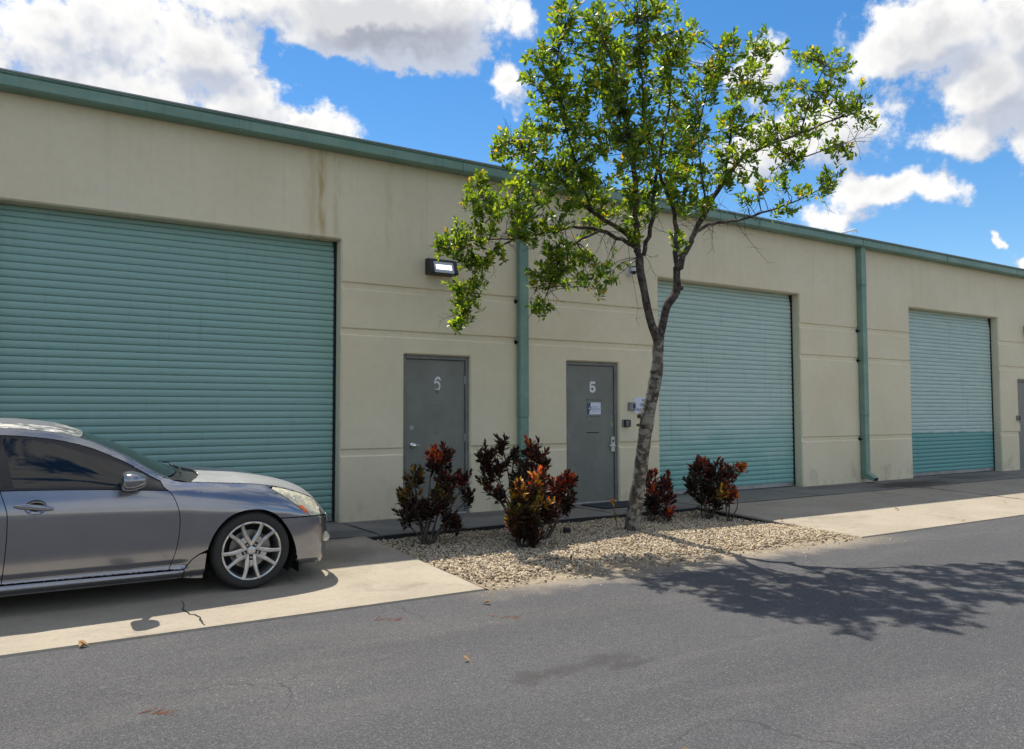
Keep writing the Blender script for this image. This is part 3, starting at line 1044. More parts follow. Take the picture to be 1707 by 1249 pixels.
def wall_pack(x0, z0, label):
    w, h, d = .42, .215, .19
    t = thing('wall_light', label, 'wall light', (x0 + w / 2, 0, z0 + h / 2), 'wall lights beside the doors')
    hb = MB()
    prof = [(-.002, z0), (-d * .92, z0), (-d, z0 + .012), (-d, z0 + .03), (-d * .72, z0 + h - .035), (-d * .60, z0 + h - .008), (-d * .5, z0 + h), (-.002, z0 + h)]
    hb.prism(prof, x0, x0 + .055).prism(prof, x0 + w - .055, x0 + w)
    top = [(-.002, z0 + h - .02), (-.002, z0 + h), (-d * .5, z0 + h), (-d * .60, z0 + h - .008), (-d * .72, z0 + h - .035), (-d * .70, z0 + h - .038), (-d * .5, z0 + h - .02)]
    hb.prism(top, x0 + .055, x0 + w - .055)
    hb.box(x0 + .055, x0 + w - .055, -d * .96, -.002, z0, z0 + .016)
    hb.box(x0 + .055, x0 + w - .055, -.03, -.002, z0 + .016, z0 + h - .02)
    hb.build('housing', 'black_plastic', t)
    MB().prism([(-.035, z0 + .017), (-d * .95, z0 + .017), (-d * .94, z0 + .032), (-d * .69, z0 + h - .040), (-.035, z0 + h - .022)], x0 + .056, x0 + w - .056).build('lens', 'lamp_lens', t)
    # LED board shows through the front of the lens
    a, b = .36, .80
    fy = lambda k: -(d * .945 - (d * .25) * k) - .0015
    fz = lambda k: z0 + .032 + (h - .072) * k
    MB().add([(x0 + .09, fy(.22), fz(.22)), (x0 + w - .09, fy(.22), fz(.22)), (x0 + w - .09, fy(.68), fz(.68)), (x0 + .09, fy(.68), fz(.68))], [(0, 1, 2, 3)]).build('led_panel', 'lamp_led', t)
    return t


q = at(711, 460, 0)
wall_pack(4.89, 3.295, 'black wall light with a lit white lens above the door marked 6')
wall_pack(at(1706, 562, -.1).x + .24, 3.30, 'black wall light cut off by the right edge of the picture')

# dome camera
x, z = at(1049, 452, 0).x, at(1049, 453, 0).z
t = thing('security_camera', 'small white dome security camera on the wall behind the trunk', 'camera', (x, 0, z))
MB().lathe([(.075, .0), (.078, -.02), (.07, -.035)], (x, -.001, z - .01), 'y', 24).build('base', 'white_paint', t, R(40))
MB().cbox(x - .05, x + .05, -.13, -.02, z + .03, z + .055, .008).build('arm', 'white_paint', t)
MB().lathe([(.055, .06), (.062, .03), (.062, -.005), (.05, -.012)], (x + .01, -.10, z), 'z', 24).build('collar', 'white_paint', t, R(40))
dm = MB()
dm.lathe([(.049 * math.cos(a), -.012 - .049 * math.sin(a)) for a in [k * math.pi / 2 / 6 for k in range(6)]] + [(.004, -.061)], (x + .01, -.10, z), 'z', 20)
dm.build('dome', 'black_plastic', t, R(60))
MB().cbox(x - .055, x + .075, -.175, -.03, z + .056, z + .064, .003).build('sun_shield', 'black_plastic', t)

# paper sign, grey box, keypad next to door 5
a, b = at(1057, 662.5, 0), at(1091, 689.5, 0)
sg = thing('wall_sign', 'white notice asking to please call, partly behind the trunk', 'sign', ((a.x + b.x) / 2, 0, b.z))
MB().cbox(a.x, b.x, -.008, -.001, b.z, a.z, .002).build('panel', 'sign_white', sg)
wd, ht = b.x - a.x, a.z - b.z
for body, kx, kz, szz in (('FOR', .50, .80, .066), ('OR', .36, .53, .066), ('PLEASE CALL', .50, .22, .066)):
    text('lettering', body, szz, (a.x + wd * kx - sg.location.x, -.0095, b.z + ht * kz - sg.location.z), 'sign_print', sg, bold=.0016, sx=.92)
a, b = at(1046.5, 671, 0), at(1056.5, 684.5, 0)
t = thing('junction_box', 'grey electrical box tucked beside the white notice', 'electrical box', ((a.x + b.x) / 2, 0, b.z))
MB().cbox(a.x, b.x + .02, -.035, -.001, b.z, a.z, .006).build('body', 'grey_box', t)
MB().box(b.x - .04, b.x + .005, -.037, -.034, b.z + .035, a.z - .03).build('window', 'black_plastic', t)
a, b = at(1036.5, 699.5, 0), at(1047.5, 712, 0)
t = thing('keypad', 'small black keypad on the wall beside the door marked 5', 'keypad', ((a.x + b.x) / 2, 0, b.z))
MB().cbox(a.x, b.x, -.018, -.001, b.z, a.z, .004).build('backplate', 'grey_box', t)
MB().cbox(a.x + .03, b.x + .012, -.055, -.018, b.z + .003, a.z - .003, .006).build('body', 'black_plastic', t)
for i in range(3):
    for j in range(4):
        kx = a.x + .048 + i * .022
        kz = b.z + .022 + j * .022
        MB().cbox(kx, kx + .014, -.0575, -.0548, kz, kz + .013, .001).build('key', 'galvanised', t)
a = at(1697.5, 700, 0)
t = thing('keypad', 'small dark box on the wall beside the door at the right edge', 'keypad', (a.x - .02, 0, 1.22))
MB().cbox(a.x - .10, a.x - .005, -.05, -.001, 1.19, 1.31, .006).build('body', 'grey_box', t)
MB().cbox(a.x - .065, a.x - .012, -.065, -.05, 1.20, 1.30, .004).build('face', 'black_plastic', t)

# door mat
c = [ong(955, 843), ong(997, 852.5), ong(1049, 847), ong(1022, 836)]
mx0, mx1 = 7.42, 8.32
t = thing('doormat', 'dark rubber doormat lying in front of the door marked 5', 'doormat', (7.87, -.45, 0))
MB().cbox(mx0, mx1, -.74, -.16, .003, .012, .003).build('pad', 'mat_rubber', t)
rim = MB()
for (xa, xb, ya, yb) in ((mx0, mx1, -.74, -.71), (mx0, mx1, -.19, -.16), (mx0, mx0 + .03, -.71, -.19), (mx1 - .03, mx1, -.71, -.19)):
    rim.cbox(xa, xb, ya, yb, .0125, .017, .001)
rim.build('border', 'mat_rubber', t)

# bent pipe on the roof
a, b, c = at(1385, 394, 1.2), at(1425.5, 382.5, 1.2), at(1429.5, 388, 1.2)
t = thing('roof_pipe', 'thin white bent pipe sticking up above the green roof edge', 'pipe', (a.x, 1.2, roof_z(a.x) + .15))
MB().tube([(a.x - .15, 1.2, roof_z(a.x) + .17), (a.x - .1, 1.2, a.z - .02), a, b, c], .022, 10).build('pipe', 'white_paint', t, R(60))
MB().lathe([(.07, 0), (.07, .02), (.03, .04)], (a.x - .15, 1.2, roof_z(a.x) + .185), 'z', 14).build('flashing', 'roof_metal', t)

# ------------------------------------------------------------------ gravel bed
BX0, BX1, BY0, BY1 = 3.56, 8.77, -3.97, -1.235


def bed_z(x, y):
    z = -.098 + .020 * noise.noise((x * .7, y * .7, 3)) + .010 * noise.noise((x * 2.2, y * 2.2, 8))
    d = math.hypot(x - 6.6, y + 2.4)
    z += .055 * math.exp(-(d / .7) ** 2)
    z += .030 * max(0, min(1, (y + 1.75) / .5))
    t = max(0, min(1, (-3.1 - y) / .8))
    z = z * (1 - t) + (-.118 + .004 * noise.noise((x * 3, y * 3, 1))) * t
    # keep below the drive edges
    return z


def soil():
    mt, T = new_mat('sandy_soil')
    p = pos(T)
    n = T.noise(p, 6, 6, .65)
    col = T.mix(T.ramp(n, .3, .7), (0.165, 0.125, 0.085), (0.32, 0.26, 0.185))
    f = T.noise(p, 70, 4, .7)
    col = T.mix(T.m('MULTIPLY', T.ramp(f, .45, .7), .5), col, (0.16, 0.125, 0.09))
    v = T.node('ShaderNodeTexVoronoi'); T.put(v.inputs['Vector'], p); v.inputs['Scale'].default_value = 60
    cs = T.node('ShaderNodeSeparateColor'); T.put(cs.inputs[0], v.outputs['Color'])
    col = T.mix(T.m('MULTIPLY', T.ramp(cs.outputs[0], .7, .9), .8), col, (0.42, 0.36, 0.27))
    T.put(T.b.inputs['Base Color'], col)
    T.b.inputs['Roughness'].default_value = .95
    bn = T.node('ShaderNodeBump'); bn.inputs['Strength'].default_value = .8; bn.inputs['Distance'].default_value = .01
    T.put(bn.inputs['Height'], T.m('ADD', f, v.outputs['Distance']))
    T.l.new(bn.outputs[0], T.b.inputs['Normal'])
    mt, T = new_mat('pebble')
    geo = T.node('ShaderNodeNewGeometry')
    rr = geo.outputs['Random Per Island']
    cr = T.node('ShaderNodeValToRGB')
    e = cr.color_ramp.elements
    stops = [(0, (0.07, 0.05, 0.034)), (.14, (0.21, 0.155, 0.098)), (.30, (0.37, 0.285, 0.185)), (.55, (0.50, 0.405, 0.275)), (.82, (0.62, 0.525, 0.385)), (1, (0.40, 0.355, 0.295))]
    e[0].position, e[0].color = 0, (*stops[0][1], 1)
    e[1].position, e[1].color = 1, (*stops[-1][1], 1)
    for p_, c_ in stops[1:-1]:
        q_ = e.new(p_); q_.color = (*c_, 1)
    T.put(cr.inputs[0], rr)
    n = T.noise(geo.outputs['Position'], 55, 4, .7)
    col = T.mix(T.m('MULTIPLY', T.ramp(n, .45, .75), .4), cr.outputs[0], (0.26, 0.22, 0.17))
    T.put(T.b.inputs['Base Color'], col)
    T.b.inputs['Roughness'].default_value = .85
    T.b.inputs['Specular IOR Level'].default_value = .3


soil()
nx, ny = 90, 52
v = []
for j in range(ny + 1):
    for i in range(nx + 1):
        x = BX0 + (BX1 - BX0) * i / nx
        ye = BY0 - .06 * noise.noise((x * 1.9, 0, 5)) - .035 * noise.noise((x * 7, 2, 5))
        y = BY1 + (ye - BY1) * j / ny
        z = bed_z(x, y) - (.012 if j == ny else 0)
        v.append((x, y, z))
bed = MB().add(v, [(j * (nx + 1) + i, j * (nx + 1) + i + 1, (j + 1) * (nx + 1) + i + 1, (j + 1) * (nx + 1) + i) for j in range(ny) for i in range(nx)]).build('planting_bed', 'sandy_soil', None, R(60))
structure(bed, 'sandy planting bed between the two concrete drives')

# pebbles: many thousands, one mesh of small lumpy stones
nr = np.random.default_rng(3)
phi = (1 + 5 ** .5) / 2
ico_v = np.array([(-1, phi, 0), (1, phi, 0), (-1, -phi, 0), (1, -phi, 0), (0, -1, phi), (0, 1, phi), (0, -1, -phi), (0, 1, -phi), (phi, 0, -1), (phi, 0, 1), (-phi, 0, -1), (-phi, 0, 1)]) / math.sqrt(1 + phi * phi)
ico_f = np.array([(0, 11, 5), (0, 5, 1), (0, 1, 7), (0, 7, 10), (0, 10, 11), (1, 5, 9), (5, 11, 4), (11, 10, 2), (10, 7, 6), (7, 1, 8), (3, 9, 4), (3, 4, 2), (3, 2, 6), (3, 6, 8), (3, 8, 9), (4, 9, 5), (2, 4, 11), (6, 2, 10), (8, 6, 7), (9, 8, 1)])


def rots(n):
    q = nr.normal(size=(n, 4)); q /= np.linalg.norm(q, axis=1)[:, None]
    w_, x_, y_, z_ = q.T
    return np.stack([np.stack([1 - 2 * (y_ * y_ + z_ * z_), 2 * (x_ * y_ - w_ * z_), 2 * (x_ * z_ + w_ * y_)], -1),
                     np.stack([2 * (x_ * y_ + w_ * z_), 1 - 2 * (x_ * x_ + z_ * z_), 2 * (y_ * z_ - w_ * x_)], -1),
                     np.stack([2 * (x_ * z_ - w_ * y_), 2 * (y_ * z_ + w_ * x_), 1 - 2 * (x_ * x_ + y_ * y_)], -1)], 1)


P, S = [], []
NP = 36000
while len(P) < NP:
    x = rnd.uniform(BX0 + .01, BX1 - .01); y = rnd.uniform(BY0 - .02, BY1 - .015)
    edge = (y - (BY0 + .10 + .12 * noise.noise((x * 1.3, 4, 2)) + .16 * max(0, 1 - abs(x - 5.2) / 1.6))) / .34
    dens_ = max(.05, min(1, edge))
    bare = noise.noise((x * 1.1, y * 1.6, 9))
    if bare > .38: dens_ *= .55
    if rnd.random() > dens_:
        continue
    s_ = rnd.uniform(.0105, .0185) if rnd.random() < .45 else rnd.uniform(.0055, .0115) * (.75 if dens_ < .5 else 1)
    P.append((x, y, bed_z(x, y) + rnd.uniform(0, .014))); S.append(s_)
for _ in range(170):      # strays kicked on to the asphalt and the drive edge
    x = rnd.uniform(3.4, 9.2); y = -3.95 - abs(rnd.gauss(0, .16))
    P.append((x, y, gz(y) + .004)); S.append(rnd.uniform(.004, .009))
P = np.array(P); S = np.array(S); N = len(P)
stretch = np.stack([nr.uniform(.9, 1.5, N), nr.uniform(.7, 1.1, N), nr.uniform(.5, .85, N)], -1)
lump = 1 + nr.uniform(-.2, .2, (N, 12, 1))
vv_ = ico_v[None] * lump * (stretch * S[:, None])[:, None, :]
vv_ = np.einsum('nij,nkj->nki', rots(N), vv_) + P[:, None, :]
ff_ = ico_f[None] + (np.arange(N) * 12)[:, None, None]


def np_mesh(name, verts, tris, mat, smooth=False):
    me = bpy.data.meshes.new(name)
    verts = np.ascontiguousarray(verts.reshape(-1, 3), np.float32); tris = np.ascontiguousarray(tris.reshape(-1, 3), np.int32)
    me.vertices.add(len(verts)); me.vertices.foreach_set('co', verts.ravel())
    me.loops.add(tris.size); me.loops.foreach_set('vertex_index', tris.ravel())
    me.polygons.add(len(tris)); me.polygons.foreach_set('loop_start', np.arange(0, tris.size, 3, dtype=np.int32))
    me.polygons.foreach_set('loop_total', np.full(len(tris), 3, np.int32)) if hasattr(me.polygons, 'foreach_set') else None
    me.update(calc_edges=True)
    me.validate()
    if smooth:
        me.polygons.foreach_set('use_smooth', np.ones(len(tris), bool))
    me.materials.append(MATS[mat])
    return me


pe = link('gravel', np_mesh('gravel', vv_, ff_, 'pebble'))
tag(pe, 'cream and tan pebbles covering the planting bed under the tree', 'gravel', kind='stuff')

# black plastic edging along the walk and the far drive
ed = thing('garden_edging', 'black plastic edging between the gravel and the concrete', 'edging', (6, -1.25, -.1))
pts = []
for k in range(27):
    x = 3.57 + (8.76 - 3.57) * k / 26
    pts.append((x, -1.247 - .006 * math.sin(k * 1.7), 0))
mb = MB()
vz = []
for (x, y, _) in pts:
    top = -.014 + .006 * math.sin(x * 5)
    vz += [(x, y - .006, -.16), (x, y - .009, top), (x, y + .009, top), (x, y + .006, -.16)]
mb.add(vz, [(4 * i + a, 4 * i + (a + 1) % 4, 4 * i + 4 + (a + 1) % 4, 4 * i + 4 + a) for i in range(26) for a in range(4)])
mb.build('walk_edging', 'edging', ed)
mb = MB()
vz = []
for k in range(15):
    y = -1.26 - (3.0 - 1.26) * k / 14
    x = 8.762 - .005 * math.sin(k * 1.3)
    top = gz(y) - .016 - .014 * (k / 14)
    vz += [(x - .006, y, -.16), (x - .009, y, top), (x + .008, y, top), (x + .006, y, -.16)]
mb.add(vz, [(4 * i + a, 4 * i + (a + 1) % 4, 4 * i + 4 + (a + 1) % 4, 4 * i + 4 + a) for i in range(14) for a in range(4)])
mb.build('drive_edging', 'edging', ed)

# ------------------------------------------------------------------ leaves
def leaf_mats():
    mt, T = new_mat('tree_leaf')
    T.n.remove(T.b)
    at_ = T.node('ShaderNodeAttribute'); at_.attribute_name = 'leafcol'
    col = at_.outputs['Color']
    df = T.node('ShaderNodeBsdfPrincipled')
    T.put(df.inputs['Base Color'], col)
    df.inputs['Roughness'].default_value = .38
    df.inputs['Specular IOR Level'].default_value = .5
    tr_ = T.node('ShaderNodeBsdfTranslucent')
    T.put(tr_.inputs['Color'], T.mix(1.0, col, (3.4, 3.1, .8), 'MULTIPLY'))
    mx_ = T.node('ShaderNodeMixShader'); mx_.inputs[0].default_value = .5
    T.l.new(df.outputs[0], mx_.inputs[1]); T.l.new(tr_.outputs[0], mx_.inputs[2])
    T.l.new(mx_.outputs[0], T.out.inputs[0])
    mt, T = new_mat('croton_leaf')
    T.n.remove(T.b)
    at_ = T.node('ShaderNodeAttribute'); at_.attribute_name = 'leafcol'
    col = at_.outputs['Color']
    df = T.node('ShaderNodeBsdfPrincipled')
    T.put(df.inputs['Base Color'], col)
    df.inputs['Roughness'].default_value = .5
    df.inputs['Specular IOR Level'].default_value = .3
    tr_ = T.node('ShaderNodeBsdfTranslucent')
    T.put(tr_.inputs['Color'], T.mix(1.0, col, (1.7, 1.3, 1.0), 'MULTIPLY'))
    mx_ = T.node('ShaderNodeMixShader'); mx_.inputs[0].default_value = .3
    T.l.new(df.outputs[0], mx_.inputs[1]); T.l.new(tr_.outputs[0], mx_.inputs[2])
    T.l.new(mx_.outputs[0], T.out.inputs[0])
    # lichen-mottled bark
    mt, T = new_mat('bark')
    p = T.node('ShaderNodeTexCoord').outputs['Object']
    n = T.noise(T.scale(p, (1, 1, .8)), 9, 6, .65)
    col = T.mix(T.ramp(n, .38, .62), (0.060, 0.048, 0.038), (0.135, 0.118, 0.098))
    li = T.noise(p, 12, 4, .6, .4)
    lm = T.noise(p, 55, 4, .7)
    col = T.mix(T.m('MULTIPLY', T.ramp(T.m('ADD', li, T.m('MULTIPLY', lm, .12)), .53, .61), .75), col, (0.33, 0.31, 0.265))
    l2 = T.noise(T.vm('ADD', p, (7, 3, 1)), 10, 4, .6, .5)
    col = T.mix(T.m('MULTIPLY', T.ramp(l2, .58, .66), .6), col, (0.22, 0.235, 0.185))
    rg = T.noise(T.scale(p, (1, 1, 14)), 2.2, 4, .6)
    col = T.mix(T.m('MULTIPLY', T.ramp(rg, .56, .68), .55), col, (0.06, 0.05, 0.042))
    T.put(T.b.inputs['Base Color'], col)
    T.b.inputs['Roughness'].default_value = .92
    T.b.inputs['Specular IOR Level'].default_value = .2
    bn = T.node('ShaderNodeBump'); bn.inputs['Strength'].default_value = .7; bn.inputs['Distance'].default_value = .012
    T.put(bn.inputs['Height'], T.m('ADD', T.m('MULTIPLY', n, 1.0), T.m('ADD', T.m('MULTIPLY', rg, .8), T.m('MULTIPLY', lm, .4))))
    T.l.new(bn.outputs[0], T.b.inputs['Normal'])


leaf_mats()


def limb_bark():
    mt, T = new_mat('limb_bark')
    p = T.node('ShaderNodeTexCoord').outputs['Object']
    n = T.noise(p, 14, 6, .65)
    col = T.mix(T.ramp(n, .35, .65), (0.038, 0.030, 0.025), (0.115, 0.098, 0.082))
    li = T.noise(p, 13, 4, .6, .4)
    col = T.mix(T.m('MULTIPLY', T.ramp(li, .56, .66), .55), col, (0.22, 0.21, 0.18))
    T.put(T.b.inputs['Base Color'], col)
    T.b.inputs['Roughness'].default_value = .92
    T.b.inputs['Specular IOR Level'].default_value = .2
    bn = T.node('ShaderNodeBump'); bn.inputs['Strength'].default_value = .7; bn.inputs['Distance'].default_value = .01
    T.put(bn.inputs['Height'], T.noise(T.scale(p, (1, 1, 4)), 16, 5, .65))
    T.l.new(bn.outputs[0], T.b.inputs['Normal'])


limb_bark()
simple('twig_bark', (0.075, 0.062, 0.05), .9, var=.35, vs=30)
simple('shrub_stem', (0.075, 0.06, 0.048), .9, var=.3, vs=30)


class Leaves:
    """many folded leaves in one mesh, each with its own colour"""
    def __init__(s):
        s.v, s.f, s.c = [], [], []

    def leaf(s, o, d, up, L, w, col, fold=.25, droop=.15, shape=(.0, .62, 1.0, .6)):
        d = d.normalized()
        side = d.cross(up)
        if side.length < 1e-4:
            side = d.cross(Vector((1, 0, 0)))
        side.normalize()
        n = side.cross(d).normalized()
        b = len(s.v)
        k = .12
        pts = [(0, 0, 0), (.30, shape[1], 0), (.66, shape[2], 0), (1, 0, 0)]
        for (t, ww, _) in pts:
            c = o + d * (L * t) - n * (droop * L * t * t)
            if ww == 0:
                s.v.append(c)
            else:
                hw = w * .5 * ww
                s.v += [c + side * hw + n * hw * fold, c, c - side * hw + n * hw * fold]
        # 0 base, 1-3 first row, 4-6 second row, 7 tip
        s.f += [(b, b + 1, b + 2), (b, b + 2, b + 3), (b + 1, b + 4, b + 5), (b + 1, b + 5, b + 2), (b + 2, b + 5, b + 6), (b + 2, b + 6, b + 3), (b + 4, b + 7, b + 5), (b + 5, b + 7, b + 6)]
        s.c += [col] * 8

    def build(s, name, mat, parent):
        me = np_mesh(name, np.array([tuple(p) for p in s.v]), np.array(s.f), mat, True)
        ca = me.color_attributes.new('leafcol', 'FLOAT_COLOR', 'POINT')
        arr = np.ones((len(s.v), 4), np.float32)
        arr[:, :3] = np.array(s.c)
        ca.data.foreach_set('color', arr.ravel())
        return link(name, me, parent)


def rosette(Lv, o, axis, n, L, w, colf, spread=(.35, 1.15), along=.05, rr=rnd):
    axis = axis.normalized()
    a = axis.orthogonal().normalized(); b = axis.cross(a)
    ph = rr.uniform(0, 6.28)
    for i in range(n):
        t = i / max(n - 1, 1)
        an = ph + i * 2.4 + rr.uniform(-.3, .3)
        tilt = spread[1] + (spread[0] - spread[1]) * t + rr.uniform(-.2, .2)
        d = axis * math.cos(tilt) + (a * math.cos(an) + b * math.sin(an)) * math.sin(tilt)
        p = o - axis * along * (1 - t)
        ll = L * rr.uniform(.7, 1.15) * (1 - .25 * t)
        Lv.leaf(p, d, axis, ll, w * rr.uniform(.8, 1.2), colf(t), rr.uniform(.1, .5), rr.uniform(-.1, .3))


def curve(p0, p1, sag, n, rr, jit=.0):
    out = []
    off = Vector((rr.uniform(-1, 1), rr.uniform(-1, 1), rr.uniform(-.3, 1))) * sag
    for i in range(n + 1):
        t = i / n
        p = p0.lerp(p1, t) + off * (4 * t * (1 - t))
        if 0 < i < n and jit:
            p += Vector((rr.uniform(-jit, jit), rr.uniform(-jit, jit), rr.uniform(-jit, jit)))
        out.append(p)
    return out


# ------------------------------------------------------------------ the tree
tb = ong(1054, 886); tb.z = bed_z(tb.x, tb.y)
tree = thing('tree', 'slender broadleaf tree with a mottled forked trunk growing in the gravel', 'tree', tuple(tb))
YF = -2.9            # the trunk leans out from the building


def TP(px, py, Y): return at(px, py, Y)


def chain(pts):
    return [at(*p) for p in pts]


YB = lambda Y: Y if Y > -3.1 else -3.1 + (Y + 3.1) * .62
TR = [(1054, 889, -2.30, .108), (1055.5, 868, -2.34, .094), (1061, 830, -2.42, .087), (1068, 780, -2.50, .083), (1073, 740, -2.57, .081), (1078, 705, -2.63, .085), (1080, 690, -2.65, .080), (1088, 655, -2.72, .074), (1094, 622, -2.79, .078), (1096, 600, -2.82, .067), (1097, 578, -2.86, .066), (1098, 562, -2.89, .066)]
LM = [(1096, 566, -2.89, .055), (1086, 540, -2.90, .047), (1079, 512, -2.91, .045), (1073, 480, -2.92, .045), (1067, 450, -2.93, .047), (1066, 428, -2.95, .046)]
RM = [(1098, 566, -2.89, .055), (1106, 535, -2.94, .046), (1112, 510, -3.00, .048), (1127, 487, -3.05, .053), (1128, 462, -3.08, .042), (1128, 445, -3.10, .041)]
LIMBS = [
    TR, LM, RM,
    # from the left leader
    [(1066, 430, -2.95, .038), (1062, 400, -3.0, .034), (1059, 360, -3.1, .031), (1058, 310, -3.25, .028), (1052, 255, -3.4, .024), (1040, 190, -3.55, .019), (1025, 120, -3.7, .014), (1000, 50, -3.8, .007)],
    [(1064, 420, -2.95, .033), (1046, 392, -2.85, .029), (1015, 372, -2.7, .026), (985, 350, -2.55, .023), (955, 318, -2.45, .019), (925, 290, -2.35, .015), (880, 250, -2.25, .010), (850, 238, -2.2, .006)],
    [(1060, 412, -2.93, .028), (1035, 400, -2.7, .025), (1000, 385, -2.45, .022), (955, 378, -2.2, .019), (910, 388, -2.0, .016), (860, 398, -1.85, .013), (815, 425, -1.7, .010), (785, 470, -1.62, .008), (775, 520, -1.6, .005)],
    [(1000, 385, -2.45, .018), (960, 405, -2.4, .014), (930, 440, -2.35, .011), (915, 480, -2.35, .007), (905, 508, -2.35, .004)],
    [(1072, 425, -2.95, .028), (1085, 380, -3.15, .024), (1090, 320, -3.35, .020), (1100, 260, -3.6, .016), (1115, 180, -3.8, .012), (1120, 90, -3.95, .006)],
    [(985, 350, -2.55, .016), (960, 270, -2.75, .014), (940, 200, -2.9, .011), (925, 130, -3.0, .008), (940, 50, -3.1, .005)],
    [(910, 388, -2.0, .012), (870, 360, -1.95, .010), (820, 350, -1.85, .008), (795, 310, -1.8, .004)],
    [(860, 398, -1.85, .009), (800, 400, -1.7, .007), (745, 402, -1.6, .004)],
    # from the right leader
    [(1128, 447, -3.10, .032), (1127, 410, -3.15, .028), (1126, 370, -3.25, .025), (1112, 320, -3.4, .021), (1095, 275, -3.5, .017), (1075, 210, -3.7, .013), (1070, 130, -3.85, .009), (1062, 40, -4.0, .005)],
    [(1129, 450, -3.10, .038), (1143, 418, -3.15, .036), (1158, 388, -3.22, .033), (1178, 350, -3.35, .030), (1205, 305, -3.5, .027), (1240, 262, -3.7, .023), (1285, 240, -3.85, .019), (1335, 222, -4.0, .015), (1390, 200, -4.15, .010), (1440, 185, -4.25, .005)],
    [(1160, 386, -3.22, .022), (1190, 372, -3.35, .019), (1230, 368, -3.5, .016), (1270, 355, -3.65, .013), (1320, 338, -3.85, .009), (1375, 312, -4.0, .005)],
    [(1205, 305, -3.5, .018), (1213, 260, -3.6, .016), (1222, 200, -3.7, .013), (1235, 140, -3.8, .010), (1260, 85, -3.9, .005)],
    [(1178, 350, -3.35, .015), (1170, 290, -3.55, .012), (1165, 220, -3.7, .009), (1185, 130, -3.8, .006), (1200, 80, -3.85, .004)],
    [(1335, 222, -4.0, .011), (1350, 170, -4.05, .009), (1375, 110, -4.1, .004)],
    [(1285, 240, -3.85, .011), (1330, 262, -3.95, .009), (1390, 245, -4.1, .006), (1425, 232, -4.2, .003)],
]
twood = MB(); lwood = MB()
skel = []
for ci, ch in enumerate(LIMBS):
    pts, rad = [], []
    raw = [(at(p[0], p[1], YB(p[2])), p[3]) for p in ch]
    for i in range(len(raw) - 1):
        sub = 4
        for k in range(sub):
            t = k / sub
            p0 = raw[max(i - 1, 0)][0]; p1 = raw[i][0]; p2 = raw[i + 1][0]; p3 = raw[min(i + 2, len(raw) - 1)][0]
            q = 0.5 * ((2 * p1) + (p2 - p0) * t + (2 * p0 - 5 * p1 + 4 * p2 - p3) * t * t + (3 * p1 - p0 - 3 * p2 + p3) * t ** 3)
            r_ = raw[i][1] * (1 - t) + raw[i + 1][1] * t
            if ci > 2:
                q += Vector((rnd.uniform(-1, 1), rnd.uniform(-1, 1), rnd.uniform(-1, 1))) * r_ * .55
            r_ *= 1 + (.10 if ci < 3 else .16) * noise.noise((q.x * 9, q.y * 9, q.z * 9))
            pts.append(q); rad.append(r_)
    pts.append(raw[-1][0]); rad.append(raw[-1][1])
    (twood if ci == 0 else lwood).tube(pts, rad, 18 if ci < 3 else 9)
    if ci > 2:
        skel += list(zip(pts, rad))
# pruned knots on the trunk
for (px, py, Y, rr_) in ((1066, 708, -2.70, .022), (1068, 693, -2.70, .03), (1102, 608, -2.84, .028), (1136, 480, -3.06, .03)):
    c = at(px, py, Y)
    twood.lathe([(.0, -.02), (rr_ * .6, -.018), (rr_, .0), (rr_ * 1.2, .03)], c, 'y', 10)
twood.build('trunk', 'bark', tree, R(60))
lwood.build('limbs', 'limb_bark', tree, R(60))

CL = [(940, 12, 28), (962, 55, 45), (925, 100, 42), (903, 140, 40), (985, 25, 22), (1060, 12, 40), (1105, 28, 34), (1075, 70, 50), (1122, 70, 38), (1020, 100, 50), (1060, 135, 55),
      (970, 150, 55), (928, 190, 45), (1010, 190, 60), (1090, 190, 55), (1150, 152, 40), (1128, 112, 30), (1200, 80, 34), (1260, 85, 38), (1225, 130, 40), (1298, 150, 28), (1180, 115, 25),
      (1340, 100, 22), (1385, 105, 33), (1350, 160, 40), (1410, 150, 38), (1440, 185, 26), (1370, 210, 40), (1328, 205, 30), (1250, 190, 45), (1280, 240, 33), (1200, 220, 45), (1400, 250, 22),
      (1385, 305, 24), (1310, 262, 28), (860, 235, 34), (895, 215, 30), (838, 252, 24), (900, 270, 50), (960, 240, 55), (1030, 260, 60), (1100, 270, 50), (1160, 270, 40), (870, 310, 45),
      (930, 320, 48), (1000, 330, 40), (1060, 330, 36), (1120, 330, 38), (1170, 322, 28), (1215, 290, 28), (797, 305, 22), (790, 345, 26), (830, 360, 40), (780, 385, 28), (745, 405, 24),
      (770, 432, 28), (810, 420, 30), (760, 490, 26), (785, 510, 26), (765, 542, 16), (800, 470, 20), (900, 380, 34), (930, 420, 32), (915, 460, 36), (960, 452, 36), (1000, 440, 22),
      (1005, 465, 20), (903, 508, 16), (1130, 400, 16), (1310, 348, 16), (1250, 312, 26), (1292, 300, 20), (1332, 322, 14), (1062, 380, 24), (975, 380, 26), (1240, 240, 30), (1150, 220, 40), (860, 380, 26), (1000, 60, 22), (955, 285, 40), (1070, 240, 45), (1010, 140, 45)]
tl = Leaves()
twg = MB()


def tree_col(t):
    k = rnd.random()
    if k < .035:
        return (.34, .23, .03)
    if k < .28:
        c = (.178, .238, .032)
    elif k < .70:
        c = (.096, .160, .028)
    else:
        c = (.046, .086, .020)
    j = rnd.uniform(.8, 1.2)
    return tuple(q_ * j for q_ in c)


